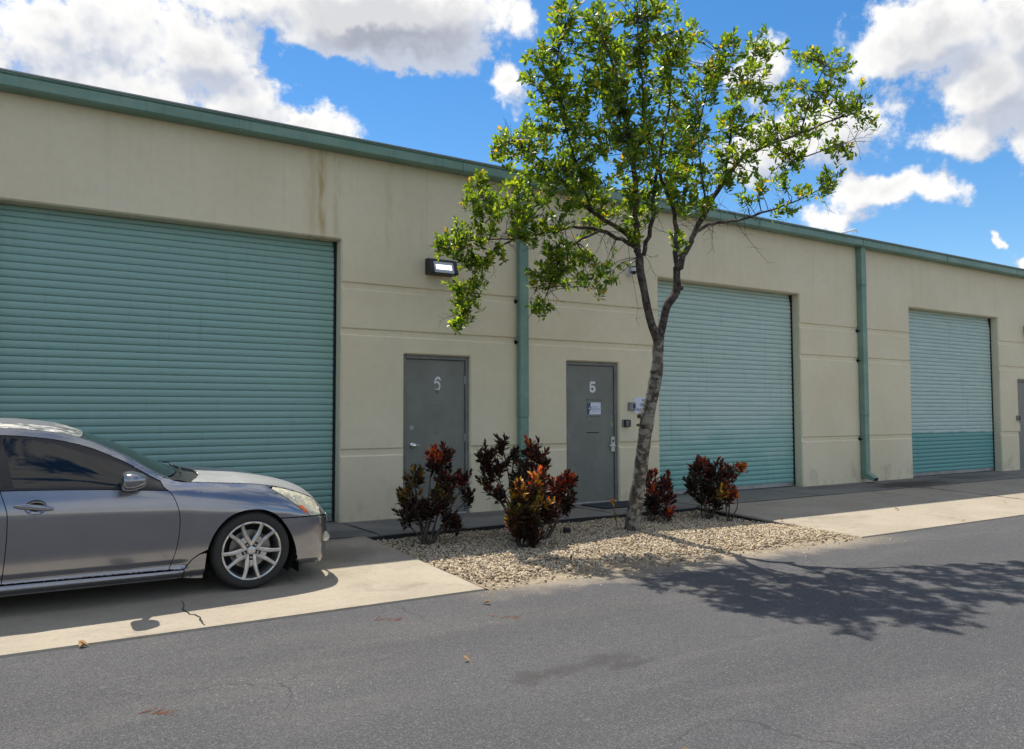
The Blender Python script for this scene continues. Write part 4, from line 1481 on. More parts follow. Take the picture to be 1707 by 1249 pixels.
for (px, py, pr) in CL:
    # depth follows the limb nearest in view
    best = min(LIMBS[3:], key=lambda ch: min((p[0] - px) ** 2 + (p[1] - py) ** 2 for p in ch))
    bp = min(best, key=lambda p: (p[0] - px) ** 2 + (p[1] - py) ** 2)
    Y0 = YB(bp[2]) + rnd.uniform(-.22, .22)
    c = at(px, py, Y0)
    dist = (c - CAM).length
    rad = pr / FPX * dist
    ntw = max(5, int((14.0 if py < 250 else 17.0 if px < 840 else 17.0) * (pr / 36) ** 1.55))
    dep = rad * (1.5 if pr > 35 else 1.1)
    for _ in range(ntw):
        while True:
            q = Vector((rnd.uniform(-1, 1), rnd.uniform(-1, 1), rnd.uniform(-1, 1)))
            if q.length < 1: break
        e = c + Vector((q.x * rad, q.y * dep, q.z * rad * .95))
        k0, kr = min(skel, key=lambda s_: (s_[0] - e).length_squared + .12 * max(0, s_[0].z - e.z))
        pth = curve(k0, e, .10 * (e - k0).length, 4, rnd, .012)
        twg.tube(pth, [min(.0055, kr * .6), .0045, .0038, .003, .0022], 5, False)
        ax = (pth[-1] - pth[-2]).normalized() * .6 + Vector((rnd.uniform(-.5, .5), rnd.uniform(-.5, .5), rnd.uniform(.1, .9)))
        rosette(tl, e, ax, rnd.randint(11, 16), .098, .034, tree_col, (.25, 1.25), .13)
        # a couple of side sprigs
        for kk in (2, 3):
            if rnd.random() < .6:
                s0 = pth[kk]
                dd = Vector((rnd.uniform(-1, 1), rnd.uniform(-1, 1), rnd.uniform(-.2, 1))).normalized()
                s1 = s0 + dd * rnd.uniform(.05, .11)
                twg.tube([s0, s1], [.003, .002], 4, False)
                rosette(tl, s1, dd, rnd.randint(6, 10), .084, .029, tree_col, (.3, 1.2), .06)
# bare twigs inside the crown and the dead sprays below it
for _ in range(620):
    k0, kr = rnd.choice(skel)
    if kr > .026 or (_ > 230 and k0.z > 3.75): continue
    dd = Vector((rnd.uniform(-1, 1), rnd.uniform(-.6, .6), rnd.uniform(-.7, .9))).normalized()
    L = rnd.uniform(.12, .38)
    p1 = k0 + dd * L + Vector((0, 0, -.05))
    pth = curve(k0, p1, .14 * L, 5, rnd, .012)
    twg.tube(pth, [.0035, .003, .0026, .0022, .0018, .0012], 4, False)
    for kk in (2, 3, 4):
        d2 = (dd + Vector((rnd.uniform(-1, 1), rnd.uniform(-1, 1), rnd.uniform(-1, 1))) * .9).normalized()
        twg.tube([pth[kk], pth[kk] + d2 * L * .35], [.0018, .001], 4, False)
for pts in ([(1046, 392, -2.85), (1050, 440, -2.9), (1056, 470, -2.9), (1064, 515, -2.88), (1060, 532, -2.88)], [(1225, 368, -3.5), (1240, 390, -3.5), (1258, 412, -3.5), (1280, 438, -3.5)],
            [(1390, 245, -4.1), (1425, 236, -4.15), (1442, 236, -4.2)], [(960, 405, -2.4), (950, 380, -2.35), (965, 345, -2.3)]):
    pth = [at(*p) for p in pts]
    twg.tube(pth, [.004 - .0006 * i for i in range(len(pth))], 4, False)
    for i in range(1, len(pth)):
        for s_ in range(2):
            twg.tube([pth[i], pth[i] + Vector((rnd.uniform(-.1, .1), rnd.uniform(-.1, .1), rnd.uniform(-.1, .05)))], [.002, .001], 4, False)
cw = tl.build('crown', 'tree_leaf', tree)
tw = twg.build('twigs', 'twig_bark', tree)
print('tree leaves', len(tl.f) // 8)


# ------------------------------------------------------------------ croton shrubs
def croton(label, base, clumps, palette, Lf=.115, name='croton_shrub', dens=1.0, seed=1):
    rr = random.Random(seed)
    bpx, bpy_, Yb = base
    b = at(bpx, bpy_, Yb)
    b.z = bed_z(b.x, b.y) - .01
    t = thing(name, label, 'shrub', tuple(b), 'croton shrubs in the gravel bed')
    lv = Leaves(); st = MB()

    def colf_for(pal):
        def colf(tt):
            k = rr.random()
            acc = 0
            for (wt, c) in pal:
                acc += wt
                if k < acc:
                    break
            j = rr.uniform(.7, 1.3)
            return tuple(q_ * j for q_ in c)
        return colf
    for (px, py, r, Y, pal) in clumps:
        c = at(px, py, Y)
        rad = r / FPX * (c - CAM).length
        # main stem to the clump
        mid = curve(b + Vector((rr.uniform(-.06, .06), rr.uniform(-.05, .05), 0)), c - Vector((0, 0, rad * .4)), .05, 6, rr, .012)
        st.tube(mid, [.011, .010, .009, .0085, .008, .0075, .007], 7)
        n = max(6, int(dens * 19 * (r / 22) ** 2))
        for _ in range(n):
            while True:
                q = Vector((rr.uniform(-1, 1), rr.uniform(-1, 1), rr.uniform(-1, 1)))
                if q.length < 1: break
            e = c + q * rad * .95
            k0 = mid[-1] if e.z > mid[-1].z else min(mid, key=lambda s_: (s_ - e).length)
            pth = curve(k0, e, .03, 3, rr, .006)
            st.tube(pth, [.007, .006, .0055, .005], 5, False)
            ax = (pth[-1] - pth[-2]).normalized() * .4 + Vector((q.x * .5, q.y * .5, .9))
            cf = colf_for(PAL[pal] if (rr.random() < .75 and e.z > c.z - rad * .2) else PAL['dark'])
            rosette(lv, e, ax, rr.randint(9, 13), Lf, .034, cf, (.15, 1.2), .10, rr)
    st.build('stems', 'shrub_stem', t, R(60))
    lv.build('foliage', 'croton_leaf', t)
    return t


D_ = (.030, .016, .014)
PAL = {
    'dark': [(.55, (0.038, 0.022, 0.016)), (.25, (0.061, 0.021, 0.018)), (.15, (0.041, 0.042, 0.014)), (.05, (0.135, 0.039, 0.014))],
    'maroon': [(.45, (0.054, 0.018, 0.017)), (.30, (0.115, 0.021, 0.021)), (.15, (0.216, 0.039, 0.021)), (.10, (0.297, 0.098, 0.018))],
    'red': [(.30, (0.068, 0.021, 0.018)), (.35, (0.324, 0.036, 0.021)), (.20, (0.513, 0.078, 0.021)), (.15, (0.567, 0.182, 0.023))],
    'olive': [(.40, (0.061, 0.047, 0.015)), (.25, (0.121, 0.086, 0.016)), (.20, (0.243, 0.111, 0.018)), (.10, (0.135, 0.169, 0.021)), (.05, (0.405, 0.234, 0.023))],
    'gold': [(.28, (0.095, 0.055, 0.016)), (.27, (0.351, 0.150, 0.018)), (.20, (0.540, 0.312, 0.025)), (.15, (0.459, 0.065, 0.018)), (.10, (0.162, 0.195, 0.023))],
    'bright': [(.30, (0.405, 0.065, 0.021)), (.30, (0.648, 0.169, 0.025)), (.25, (0.702, 0.351, 0.034)), (.15, (0.189, 0.039, 0.018))],
}
croton('tall loose croton shrub with dark red leaves in front of the door marked 6', (712, 899, -1.70),
       [(690, 795, 17, -1.62, 'olive'), (683, 825, 22, -1.66, 'olive'), (678, 853, 20, -1.72, 'dark'), (700, 850, 22, -1.60, 'dark'), (722, 762, 22, -1.6, 'red'), (742, 752, 16, -1.55, 'maroon'), (735, 772, 18, -1.6, 'maroon'), (745, 800, 22, -1.66, 'maroon'), (738, 830, 24, -1.74, 'olive'),
        (722, 840, 20, -1.8, 'dark'), (772, 800, 17, -1.5, 'maroon'), (778, 825, 15, -1.5, 'dark'), (745, 862, 18, -1.82, 'dark'), (762, 870, 9, -1.8, 'dark')], None, seed=3, Lf=.10)
croton('dark open croton shrub standing behind the golden one, near the downspout', (868, 893, -1.95),
       [(838, 740, 15, -1.7, 'dark'), (812, 762, 20, -1.7, 'dark'), (830, 778, 20, -1.75, 'dark'), (808, 790, 15, -1.7, 'dark'), (858, 756, 12, -1.75, 'dark'), (892, 755, 22, -1.8, 'maroon'), (885, 742, 12, -1.75, 'red'), (910, 770, 12, -1.8, 'dark'), (868, 785, 20, -1.9, 'dark'), (895, 800, 22, -1.9, 'maroon'), (826, 817, 18, -1.8, 'maroon'), (870, 815, 20, -1.95, 'dark')], None, seed=5)
croton('bushy golden and orange croton shrub in the middle of the gravel', (874, 911, -2.45),
       [(868, 825, 22, -2.45, 'gold'), (893, 815, 22, -2.4, 'gold'), (897, 797, 13, -2.35, 'bright'), (880, 850, 28, -2.5, 'olive'), (860, 852, 18, -2.55, 'olive'), (902, 840, 22, -2.4, 'gold'), (875, 880, 24, -2.5, 'dark'), (890, 890, 16, -2.5, 'dark'), (851, 868, 8, -2.6, 'gold'), (915, 850, 16, -2.4, 'olive')], None, seed=8, dens=1.25)
croton('red croton shrub leaning towards the door marked 5', (905, 893, -2.15),
       [(925, 815, 20, -2.0, 'red'), (943, 805, 18, -1.95, 'red'), (952, 800, 10, -1.9, 'bright'), (938, 830, 20, -2.0, 'maroon'), (920, 842, 16, -2.1, 'maroon'), (945, 845, 10, -2.0, 'dark')], None, seed=12)
croton('maroon croton shrub half hidden behind the tree trunk', (1088, 865, -1.62),
       [(1078, 790, 13, -1.5, 'red'), (1090, 805, 18, -1.5, 'maroon'), (1112, 805, 16, -1.5, 'maroon'), (1085, 825, 18, -1.6, 'red'), (1108, 828, 18, -1.6, 'maroon'), (1092, 845, 16, -1.62, 'dark'), (1113, 853, 10, -1.85, 'red')], None, seed=14)
croton('rounded dark croton shrub in front of the second shutter', (1180, 856, -1.75),
       [(1180, 775, 18, -1.7, 'red'), (1165, 785, 18, -1.7, 'maroon'), (1195, 785, 18, -1.7, 'maroon'), (1218, 780, 14, -1.65, 'red'), (1237, 781, 8, -1.6, 'bright'), (1158, 805, 18, -1.75, 'dark'), (1185, 808, 24, -1.75, 'dark'), (1210, 800, 16, -1.7, 'maroon'), (1172, 825, 18, -1.78, 'dark'), (1195, 830, 16, -1.78, 'dark')], None, seed=17, dens=1.2)
croton('small bright orange croton shrub at the corner of the gravel bed', (1215, 862, -2.1),
       [(1217, 812, 14, -2.1, 'bright'), (1205, 820, 10, -2.1, 'gold'), (1228, 822, 10, -2.1, 'bright'), (1217, 828, 14, -2.1, 'red')], None, seed=19, Lf=.09)
# seedling beside the trunk
b = ong(1030, 884); b.z = bed_z(b.x, b.y)
t = thing('seedling', 'thin green and orange seedling just left of the tree trunk', 'plant', tuple(b))
st = MB(); lv = Leaves()
top = at(1021, 842, b.y)
pth = curve(b, top, .03, 6, rnd, .004)
st.tube(pth, [.006, .0055, .005, .005, .0045, .004, .003], 6)
for k, p in enumerate(pth[2:]):
    for _ in range(2 if k < 4 else 6):
        c = (.16, .19, .03) if k < 2 else ((.42, .30, .04) if rnd.random() < .6 else (.48, .15, .03))
        lv.leaf(p, Vector((rnd.uniform(-1, 1), rnd.uniform(-1, 1), 1.6)), Vector((0, 0, 1)), .085, .026, c)
st.build('stems', 'shrub_stem', t); lv.build('foliage', 'croton_leaf', t)

# ------------------------------------------------------------------ small litter
ll = Leaves()
for _ in range(260):
    if rnd.random() < .93:
        x = rnd.uniform(BX0 + .05, BX1 - .05); y = rnd.uniform(BY0, BY1 - .05); z = bed_z(x, y) + .022
    else:
        x = rnd.uniform(-1, 14); y = rnd.choice((rnd.uniform(-4.4, -3.95), rnd.uniform(-3.9, -1.3), rnd.uniform(-9, -4)))
        z = gz(y) + .006
        if BX0 < x < BX1 and y > BY0: z = bed_z(x, y) + .02
    sz = rnd.uniform(.02, .05)
    ll.leaf(Vector((x, y, z)), Vector((rnd.uniform(-1, 1), rnd.uniform(-1, 1), rnd.uniform(-.05, .2))), Vector((0, 0, 1)), sz * 1.5, sz * .6, rnd.choice(((.16, .09, .04), (.22, .15, .07), (.09, .05, .03), (.25, .19, .06))), rnd.uniform(.2, .8), rnd.uniform(-.3, .1))
lo = ll.build('leaf_litter', 'croton_leaf', None)
tag(lo, 'small dry brown leaves scattered over the gravel and paving', 'litter', kind='stuff')
q = ong(945, 881)
t = thing('black_block', 'small black block lying on the shaded gravel', 'block', (q.x, q.y, bed_z(q.x, q.y)))  # plain black block without a lamp
zz = bed_z(q.x, q.y)
MB().cbox(q.x - .04, q.x + .04, q.y - .03, q.y + .03, zz - .005, zz + .075, .008).build('case', 'black_plastic', t)
MB().cbox(q.x - .03, q.x + .03, q.y - .036, q.y - .03, zz + .01, zz + .06, .002).build('face', 'dark_gap', t)
a, b = ong(889, 936), ong(942, 931)
a.z = bed_z(a.x, a.y) + .02; b.z = bed_z(b.x, b.y) + .022
o = MB().tube(curve(a, b, .015, 6, rnd, .004), [.008, .009, .009, .008, .008, .007, .005], 7).build('fallen_stick', 'twig_bark')
tag(o, 'straight brown stick lying on the sunny gravel', 'stick')
simple('dry_leaf', (0.30, 0.17, 0.06), .8, var=.4, vs=40)
simple('red_needle', (0.26, 0.085, 0.035), .8, var=.3, vs=40)
lf_labels = [((150, 1079), 'brown curled leaf on the edge of the near drive', .05), ((132, 1081), 'small tan leaf beside the brown one on the near drive edge', .035), ((804, 1008), 'yellow leaf on the asphalt below the corner of the drive', .045), ((784, 1105), 'tan leaf on the asphalt left of the oil stain', .035), ((1303, 868), 'brown leaf on the far drive near the gravel corner', .05), ((1500, 851), 'brown leaf on the sunlit edge of the far drive', .05)]
for (px_, py_), lab, sz in lf_labels:
    q = ong(px_, py_)
    l1 = Leaves()
    l1.leaf(q + Vector((0, 0, .008)), Vector((rnd.uniform(-1, 1), rnd.uniform(-1, 1), .1)), Vector((0, 0, 1)), sz * 1.6, sz, (.3, .2, .1), .6, -.25)
    me = np_mesh('fallen_leaf', np.array([tuple(p) for p in l1.v]), np.array(l1.f), 'dry_leaf')
    tag(link('fallen_leaf', me), lab, 'leaf')
for (px_, py_), lab in (((250, 1190), 'rust coloured pine needles near the bottom left of the asphalt'), ((640, 1035), 'rust coloured pine needles below the near drive edge'), ((835, 1030), 'rust coloured pine needles in the middle of the asphalt')):
    mb = MB()
    for _ in range(9):
        q = ong(px_ + rnd.uniform(-22, 22), py_ + rnd.uniform(-3, 3)); q.z += .006
        an = rnd.uniform(-.7, .7)
        d = Vector((math.cos(an), math.sin(an), 0)) * rnd.uniform(.04, .10)
        mb.tube([q, q + d * .5 + Vector((0, 0, .003)), q + d + Vector((rnd.uniform(-.02, .02), rnd.uniform(-.02, .02), 0))], [.0016, .0016, .001], 4)
    tag(mb.build('pine_needles', 'red_needle'), lab, 'needles', kind='stuff')

# ------------------------------------------------------------------ the parked car
def car_mats():
    mt, T = new_mat('car_paint')
    p = T.node('ShaderNodeTexCoord').outputs['Object']
    n = T.noise(p, 3.0, 4, .6)
    T.put(T.b.inputs['Base Color'], T.mix(T.ramp(n, .3, .7), (0.228, 0.240, 0.275), (0.252, 0.264, 0.298)))
    T.b.inputs['Metallic'].default_value = .82
    fl = T.noise(p, 900, 2, .5)
    T.put(T.b.inputs['Roughness'], T.m('ADD', T.m('MULTIPLY', fl, .10), T.m('ADD', T.m('MULTIPLY', n, .06), .125)))
    T.b.inputs['Coat Weight'].default_value = 1.0
    T.b.inputs['Coat Roughness'].default_value = .035
    mt, T = new_mat('sun_faded_paint')
    p = T.node('ShaderNodeTexCoord').outputs['Object']
    n = T.noise(T.scale(p, (1, 1.5, 1)), 7.0, 6, .7)
    col = T.mix(T.ramp(n, .46, .60), (0.27, 0.27, 0.285), (0.44, 0.425, 0.40))
    T.put(T.b.inputs['Base Color'], col)
    T.put(T.b.inputs['Metallic'], T.m('SUBTRACT', .75, T.m('MULTIPLY', T.ramp(n, .46, .60), .55)))
    T.put(T.b.inputs['Roughness'], T.m('ADD', T.m('MULTIPLY', T.ramp(n, .46, .60), .3), .28))
    T.b.inputs['Coat Weight'].default_value = .35
    T.b.inputs['Coat Roughness'].default_value = .15
    mt, T = new_mat('sunlit_dusty_paint')  # lighter hood copy of the paint: dust, and sun on the hood painted in
    p = T.node('ShaderNodeTexCoord').outputs['Object']
    n = T.noise(p, 5.0, 5, .65)
    T.put(T.b.inputs['Base Color'], T.mix(T.ramp(n, .3, .7), (0.30, 0.305, 0.318), (0.36, 0.362, 0.37)))
    T.b.inputs['Metallic'].default_value = .3
    T.put(T.b.inputs['Roughness'], T.m('ADD', T.m('MULTIPLY', n, .15), .36))
    T.b.inputs['Coat Weight'].default_value = .35
    T.b.inputs['Coat Roughness'].default_value = .12
    mt, T = new_mat('sunroof_glass')
    T.put(T.b.inputs['Base Color'], (.10, .11, .13))
    T.b.inputs['Roughness'].default_value = .38
    mt, T = new_mat('tinted_glass')
    T.put(T.b.inputs['Base Color'], (.006, .007, .009))
    T.b.inputs['Roughness'].default_value = .02
    T.b.inputs['IOR'].default_value = 1.52
    mt, T = new_mat('windshield_glass')
    T.put(T.b.inputs['Base Color'], (.012, .020, .020))
    T.b.inputs['Roughness'].default_value = .03
    mt, T = new_mat('tyre_rubber')
    p = T.node('ShaderNodeTexCoord').outputs['Object']
    T.put(T.b.inputs['Base Color'], T.mix(T.noise(p, 14, 4), (.012, .012, .012), (.030, .029, .027)))
    T.b.inputs['Roughness'].default_value = .75
    mt, T = new_mat('alloy')
    p = T.node('ShaderNodeTexCoord').outputs['Object']
    n = T.noise(p, 16, 5, .6)
    T.put(T.b.inputs['Base Color'], T.mix(T.ramp(n, .35, .75), (.62, .62, .61), (.40, .385, .36)))
    T.b.inputs['Metallic'].default_value = .85
    T.b.inputs['Roughness'].default_value = .32
    mt, T = new_mat('headlight_lens')
    p = T.node('ShaderNodeTexCoord').outputs['Object']
    n = T.noise(T.scale(p, (1, 1, 1.6)), 16, 5, .7)
    col = T.mix(T.ramp(n, .35, .68), (.34, .33, .27), (.66, .62, .44))
    col = T.mix(T.ramp(T.noise(p, 38, 3, .6), .60, .68), col, (.85, .86, .84))  # pale flecks painted in as reflections inside the headlight
    T.put(T.b.inputs['Base Color'], col)
    T.b.inputs['Roughness'].default_value = .35
    T.b.inputs['Coat Weight'].default_value = .8
    T.b.inputs['Coat Roughness'].default_value = .1


car_mats()
simple('amber_reflector', (.75, .14, .015), .25, var=.15, vs=60, world_pos=False)
simple('trim_grey', (.05, .052, .058), .4, .4, var=.15, world_pos=False)
simple('trim_black', (.010, .010, .011), .35, var=.2, world_pos=False)
simple('brake_steel', (.30, .29, .28), .4, .9, var=.2, vs=30, world_pos=False)
simple('tail_red', (.35, .015, .015), .2, var=.1, world_pos=False)


def pchip(xs, ys):
    xs = np.array(xs, float); ys = np.array(ys, float)
    h = np.diff(xs); d = np.diff(ys) / h
    m_ = np.zeros(len(xs))
    m_[0], m_[-1] = d[0], d[-1]
    for i in range(1, len(xs) - 1):
        if d[i - 1] * d[i] > 0:
            w1, w2 = 2 * h[i] + h[i - 1], h[i] + 2 * h[i - 1]
            m_[i] = (w1 + w2) / (w1 / d[i - 1] + w2 / d[i])

    def f(x):
        x = min(max(x, xs[0]), xs[-1])
        i = min(max(int(np.searchsorted(xs, x)) - 1, 0), len(xs) - 2)
        t = (x - xs[i]) / h[i]
        return float(ys[i] * (1 + 2 * t) * (1 - t) ** 2 + ys[i + 1] * t * t * (3 - 2 * t) + h[i] * (m_[i] * t * (1 - t) ** 2 + m_[i + 1] * t * t * (t - 1)))
    return f


K = pchip([-3.92, -3.8, -3.5, -3.1, -2.85, -2.4, -1.76, -.9, -.4, 0, .3, .5, .65, .76, .83, .87], [.78, .875, .935, .975, .985, .995, 1, 1, .995, .988, .968, .93, .865, .765, .65, .52])
Z0 = pchip([-3.92, -3.4, -2.5, -.5, .3, .63, .80, .87], [.27, .20, .16, .155, .15, .135, .15, .18])
Z4 = pchip([-3.92, -2.85, -1.76, -1.3, -.57, -.25, .1, .3, .6, .87], [.78, .76, .715, .700, .668, .640, .625, .60, .555, .52])
Z5 = pchip([-3.92, -2.85, -1.76, -1.2, -.7, -.4, 0, .3, .5, .65, .76, .87], [.93, .945, .912, .892, .860, .846, .812, .765, .695, .625, .585, .55])
Y5 = pchip([-3.92, -3.5, -2.85, -1.76, -.9, -.6, -.4, 0, .3, .5, .65, .76, .83, .87], [.64, .75, .82, .838, .842, .836, .825, .805, .775, .725, .655, .555, .455, .36])
Z6 = pchip([-3.92, -3.6, -3.3, -3.0, -2.7, -2.4, -2.1, -1.79, -1.51, -1.265, -.973, -.682, -.55, -.4, -.24, 0, .2, .35, .5, .65, .76, .83, .87], [.99, 1.01, 1.03, 1.11, 1.22, 1.295, 1.335, 1.348, 1.323, 1.268, 1.134, .957, .912, .900, .887, .866, .836, .798, .742, .672, .622, .594, .572])
Y6 = pchip([-3.92, -3.3, -3.0, -2.7, -2.1, -1.76, -1.265, -.97, -.68, -.55, -.4, 0, .3, .5, .65, .76, .83, .87], [.56, .65, .63, .60, .595, .602, .628, .668, .722, .745, .742, .718, .680, .628, .558, .455, .36, .27])
Z8 = pchip([-3.92, -3.6, -3.3, -3.0, -2.7, -2.4, -2.1, -1.79, -1.43, -1.2, -.9, -.583, -.4, -.25, 0, .25, .5, .65, .76, .83, .87], [1.02, 1.045, 1.08, 1.18, 1.295, 1.352, 1.385, 1.392, 1.358, 1.283, 1.165, .998, .930, .912, .893, .857, .795, .735, .685, .645, .61])
_cs = {}


def section(x):
    k = round(x, 4)
    if k not in _cs:
        q = K(x)
        sill = max(0.0, min(1.0, (-.50 - x) / .06, (x + 2.50) / .06))
        zz = [Z0(x), .205, .262, .315, .50, Z4(x), Z5(x), Z6(x)]
        yy = [(.800 + .02 * sill) * q, (.856 + .030 * sill) * q, (.860 - .006 * sill) * q, .868 * q, .884 * q, .882 * q, Y5(x), Y6(x)]
        if zz[7] - zz[6] < .012:
            zz[7] = zz[6] + .012
        if zz[6] - zz[5] < .02:
            zz[5] = zz[6] - .02
        _cs[k] = pchip(zz, yy)
    return _cs[k]


def fx(x): return x if x < .60 else .60 + (x - .60) * .62       # blunt nose


def side_pt(x, z): return Vector((fx(x), section(x)(z), z))


def top_pt(x, w):
    z6, z8 = Z6(x), Z8(x)
    a = min(abs(w), 1.0)
    return Vector((fx(x), w * Y6(x), z6 + (z8 - z6) * (1 - a ** 2.1)))


def nrm(fn, a, b):
    e = .004
    da = fn(a + e, b) - fn(a - e, b); db = fn(a, b + e) - fn(a, b - e)
    n = da.cross(db)
    return n.normalized() if n.length > 1e-12 else Vector((0, 1, 0))


def inpoly(p, poly):
    c = False
    n = len(poly)
    for i in range(n):
        (x1, y1), (x2, y2) = poly[i], poly[i - 1]
        if (y1 > p[1]) != (y2 > p[1]) and p[0] < (x2 - x1) * (p[1] - y1) / (y2 - y1) + x1:
            c = not c
    return c


def area(poly): return sum(poly[i - 1][0] * poly[i][1] - poly[i][0] * poly[i - 1][1] for i in range(len(poly))) / 2


def shrink(poly, g):
    if area(poly) < 0: poly = poly[::-1]
    out = []
    n = len(poly)
    for i in range(n):
        p0, p1, p2 = Vector(poly[i - 1]), Vector(poly[i]), Vector(poly[(i + 1) % n])
        a = (p1 - p0).normalized(); b = (p2 - p1).normalized()
        n1 = Vector((-a.y, a.x)); n2 = Vector((-b.y, b.x))
        m_ = (n1 + n2)
        m_ = m_.normalized() if m_.length > 1e-6 else n1
        k = g / max(.35, m_.dot(n1))
        out.append(tuple(p1 + m_ * k))
    return out


def resample(poly, s):
    out = []
    n = len(poly)
    for i in range(n):
        a, b = Vector(poly[i]), Vector(poly[(i + 1) % n])
        k = max(1, int(math.ceil((b - a).length / s)))
        out += [tuple(a.lerp(b, t / k)) for t in range(k)]
    return out


def spl(pts, n=5):
    """smooth open curve through points"""
    P_ = [Vector(p) for p in pts]
    out = []
    for i in range(len(P_) - 1):
        p0, p1, p2, p3 = P_[max(i - 1, 0)], P_[i], P_[i + 1], P_[min(i + 2, len(P_) - 1)]
        for k in range(n):
            t = k / n
            q = 0.5 * ((2 * p1) + (p2 - p0) * t + (2 * p0 - 5 * p1 + 4 * p2 - p3) * t * t + (3 * p1 - p0 - 3 * p2 + p3) * t ** 3)
            out.append(tuple(q))
    return out + [tuple(P_[-1])]


def panel(name, poly, mat, parent, surf='side', sgn=-1, gap=.0028, inset=0.0, flange=.014, step=.03, hole=None):
    """sheet cut to an outline in side view (x, z) or plan (x, w), lying on the body surface, with turned-in edges"""
    fn = side_pt if surf == 'side' else top_pt
    sh_ = shrink(poly, gap)
    bd = resample(sh_, step if step > .03 else .02)
    xs_ = [p[0] for p in bd]; zs_ = [p[1] for p in bd]
    pts = list(bd)
    edges = [(i, (i + 1) % len(bd)) for i in range(len(bd))]
    nb = len(bd)
    hb = None
    if hole:
        hb = resample(hole, step * .5)
        o = len(pts)
        pts += hb
        edges += [(o + i, o + (i + 1) % len(hb)) for i in range(len(hb))]
    sz_ = step if surf == 'side' else step * 1.4
    x = min(xs_) + step * .5
    row = 0
    while x < max(xs_):
        z = min(zs_) + sz_ * (.5 if row % 2 else .25)
        while z < max(zs_):
            if inpoly((x, z), sh_):
                dmin = min((x - q[0]) ** 2 + (z - q[1]) ** 2 for q in bd)
                if dmin > (.004 if z < .36 and surf == 'side' else .4 * step) ** 2 and not (hole and inpoly((x, z), hole)):
                    pts.append((x, z))
            z += sz_ if surf == 'top' or z > .36 else .011
        x += step * .87
        row += 1
    vo, eo, fo, ov, oe, of = delaunay_2d_cdt([Vector(p) for p in pts], edges, [], 1, 1e-7)
    V, Nn, F = [], [], []
    for p in vo:
        n = nrm(fn, p.x, p.y)
        q = fn(p.x, p.y)
        if surf == 'side':
            if n.y < 0: n = -n
        else:
            if n.z < 0: n = -n
        q = q - n * inset
        V.append(Vector((q.x, q.y * (-1 if sgn < 0 else 1), q.z))); Nn.append(Vector((n.x, n.y * (-1 if sgn < 0 else 1), n.z)))
    for f in fo:
        c = sum((vo[i] for i in f), Vector((0, 0))) / len(f)
        if not inpoly(c, sh_): continue
        if hole and inpoly(c, hole): continue
        F.append(tuple(f))
    # turned-in edge
    if flange:
        loops = [[i for i in range(len(vo)) if ov[i] and ov[i][0] < nb]]
        idx = {}
        for i, src in enumerate(ov):
            for s_ in src:
                idx[s_] = i
        for rng in ([range(nb)] + ([range(nb, nb + len(hb))] if hb else [])):
            lp = [idx[k] for k in rng]
            base = len(V)
            for i in lp:
                V.append(V[i].copy()); Nn.append(Nn[i] * .55)
            for i in lp:
                V.append(V[i] - Nn[i] * flange); Nn.append(Nn[i] * .0 + Vector((0, 0, -.0)))
            m_ = len(lp)
            for k in range(m_):
                k2 = (k + 1) % m_
                F.append((base + k, base + k2, base + m_ + k2, base + m_ + k))
    me = bpy.data.meshes.new(name)
    me.from_pydata([tuple(p) for p in V], [], F)
    bm = bmesh.new(); bm.from_mesh(me)
    for f in bm.faces:
        ref = sum((Nn[v_.index] for v_ in f.verts), Vector())
        if ref.length > .6 and f.normal.dot(ref) < 0:
            f.normal_flip()
        f.smooth = True
    bm.to_mesh(me); bm.free()
    nl = []
    fl_ = len(vo)
    for i, n in enumerate(Nn):
        nl.append(tuple(n) if i < fl_ else (0, 0, 0))
    me.normals_split_custom_set_from_vertices(nl)
    me.materials.append(MATS[mat])
    o = bpy.data.objects.new(name, me)
    COL.objects.link(o)
    o.parent = parent
    return o


car = thing('parked_car', 'grey metallic sedan with tinted windows parked before the first shutter', 'car', (1.80, -2.165, gz(-2.165)))
car.rotation_euler = (math.atan(.11 / 2.7), 0, 0)


def cb(mb, name, mat, parent, smooth=None):
    o = mb.build(name, mat, None, smooth)
    o.parent = parent
    return o


ARCH = [(-.371, .12), (-.362, .30), (-.335, .42), (-.285, .52), (-.205, .605), (-.11, .650), (0, .665), (.11, .650), (.205, .600), (.28, .515), (.335, .42), (.378, .31), (.408, .16)]
ARCHS = spl(ARCH, 4)
RA = [(-2.85 + .352 * math.cos(a), .325 + .352 * math.sin(a)) for a in [R(-28) + (R(208) - R(-28)) * k / 26 for k in range(27)]]   # from the front round to the rear
c6 = lambda x, d=0.0: (x, Z6(x) - d)
front_edge = spl([(-.641, .235), (-.600, .36), (-.578, .484), (-.571, .636), (-.590, .73), (-.622, .81), (-.655, .850)], 4)
rear_edge = spl([(-1.781, .908), (-1.748, .80), (-1.733, .718), (-1.737, .5), (-1.758, .244)], 4)
handle_hole = [(-1.558 + .073 * math.cos(a), .782 + .054 * math.sin(a)) for a in [2 * math.pi * k / 28 for k in range(28)]]
HLB = spl([(.175, .812), (.245, .770), (.336, .705), (.432, .628), (.505, .572)], 4)     # headlight lower edge, rear to front

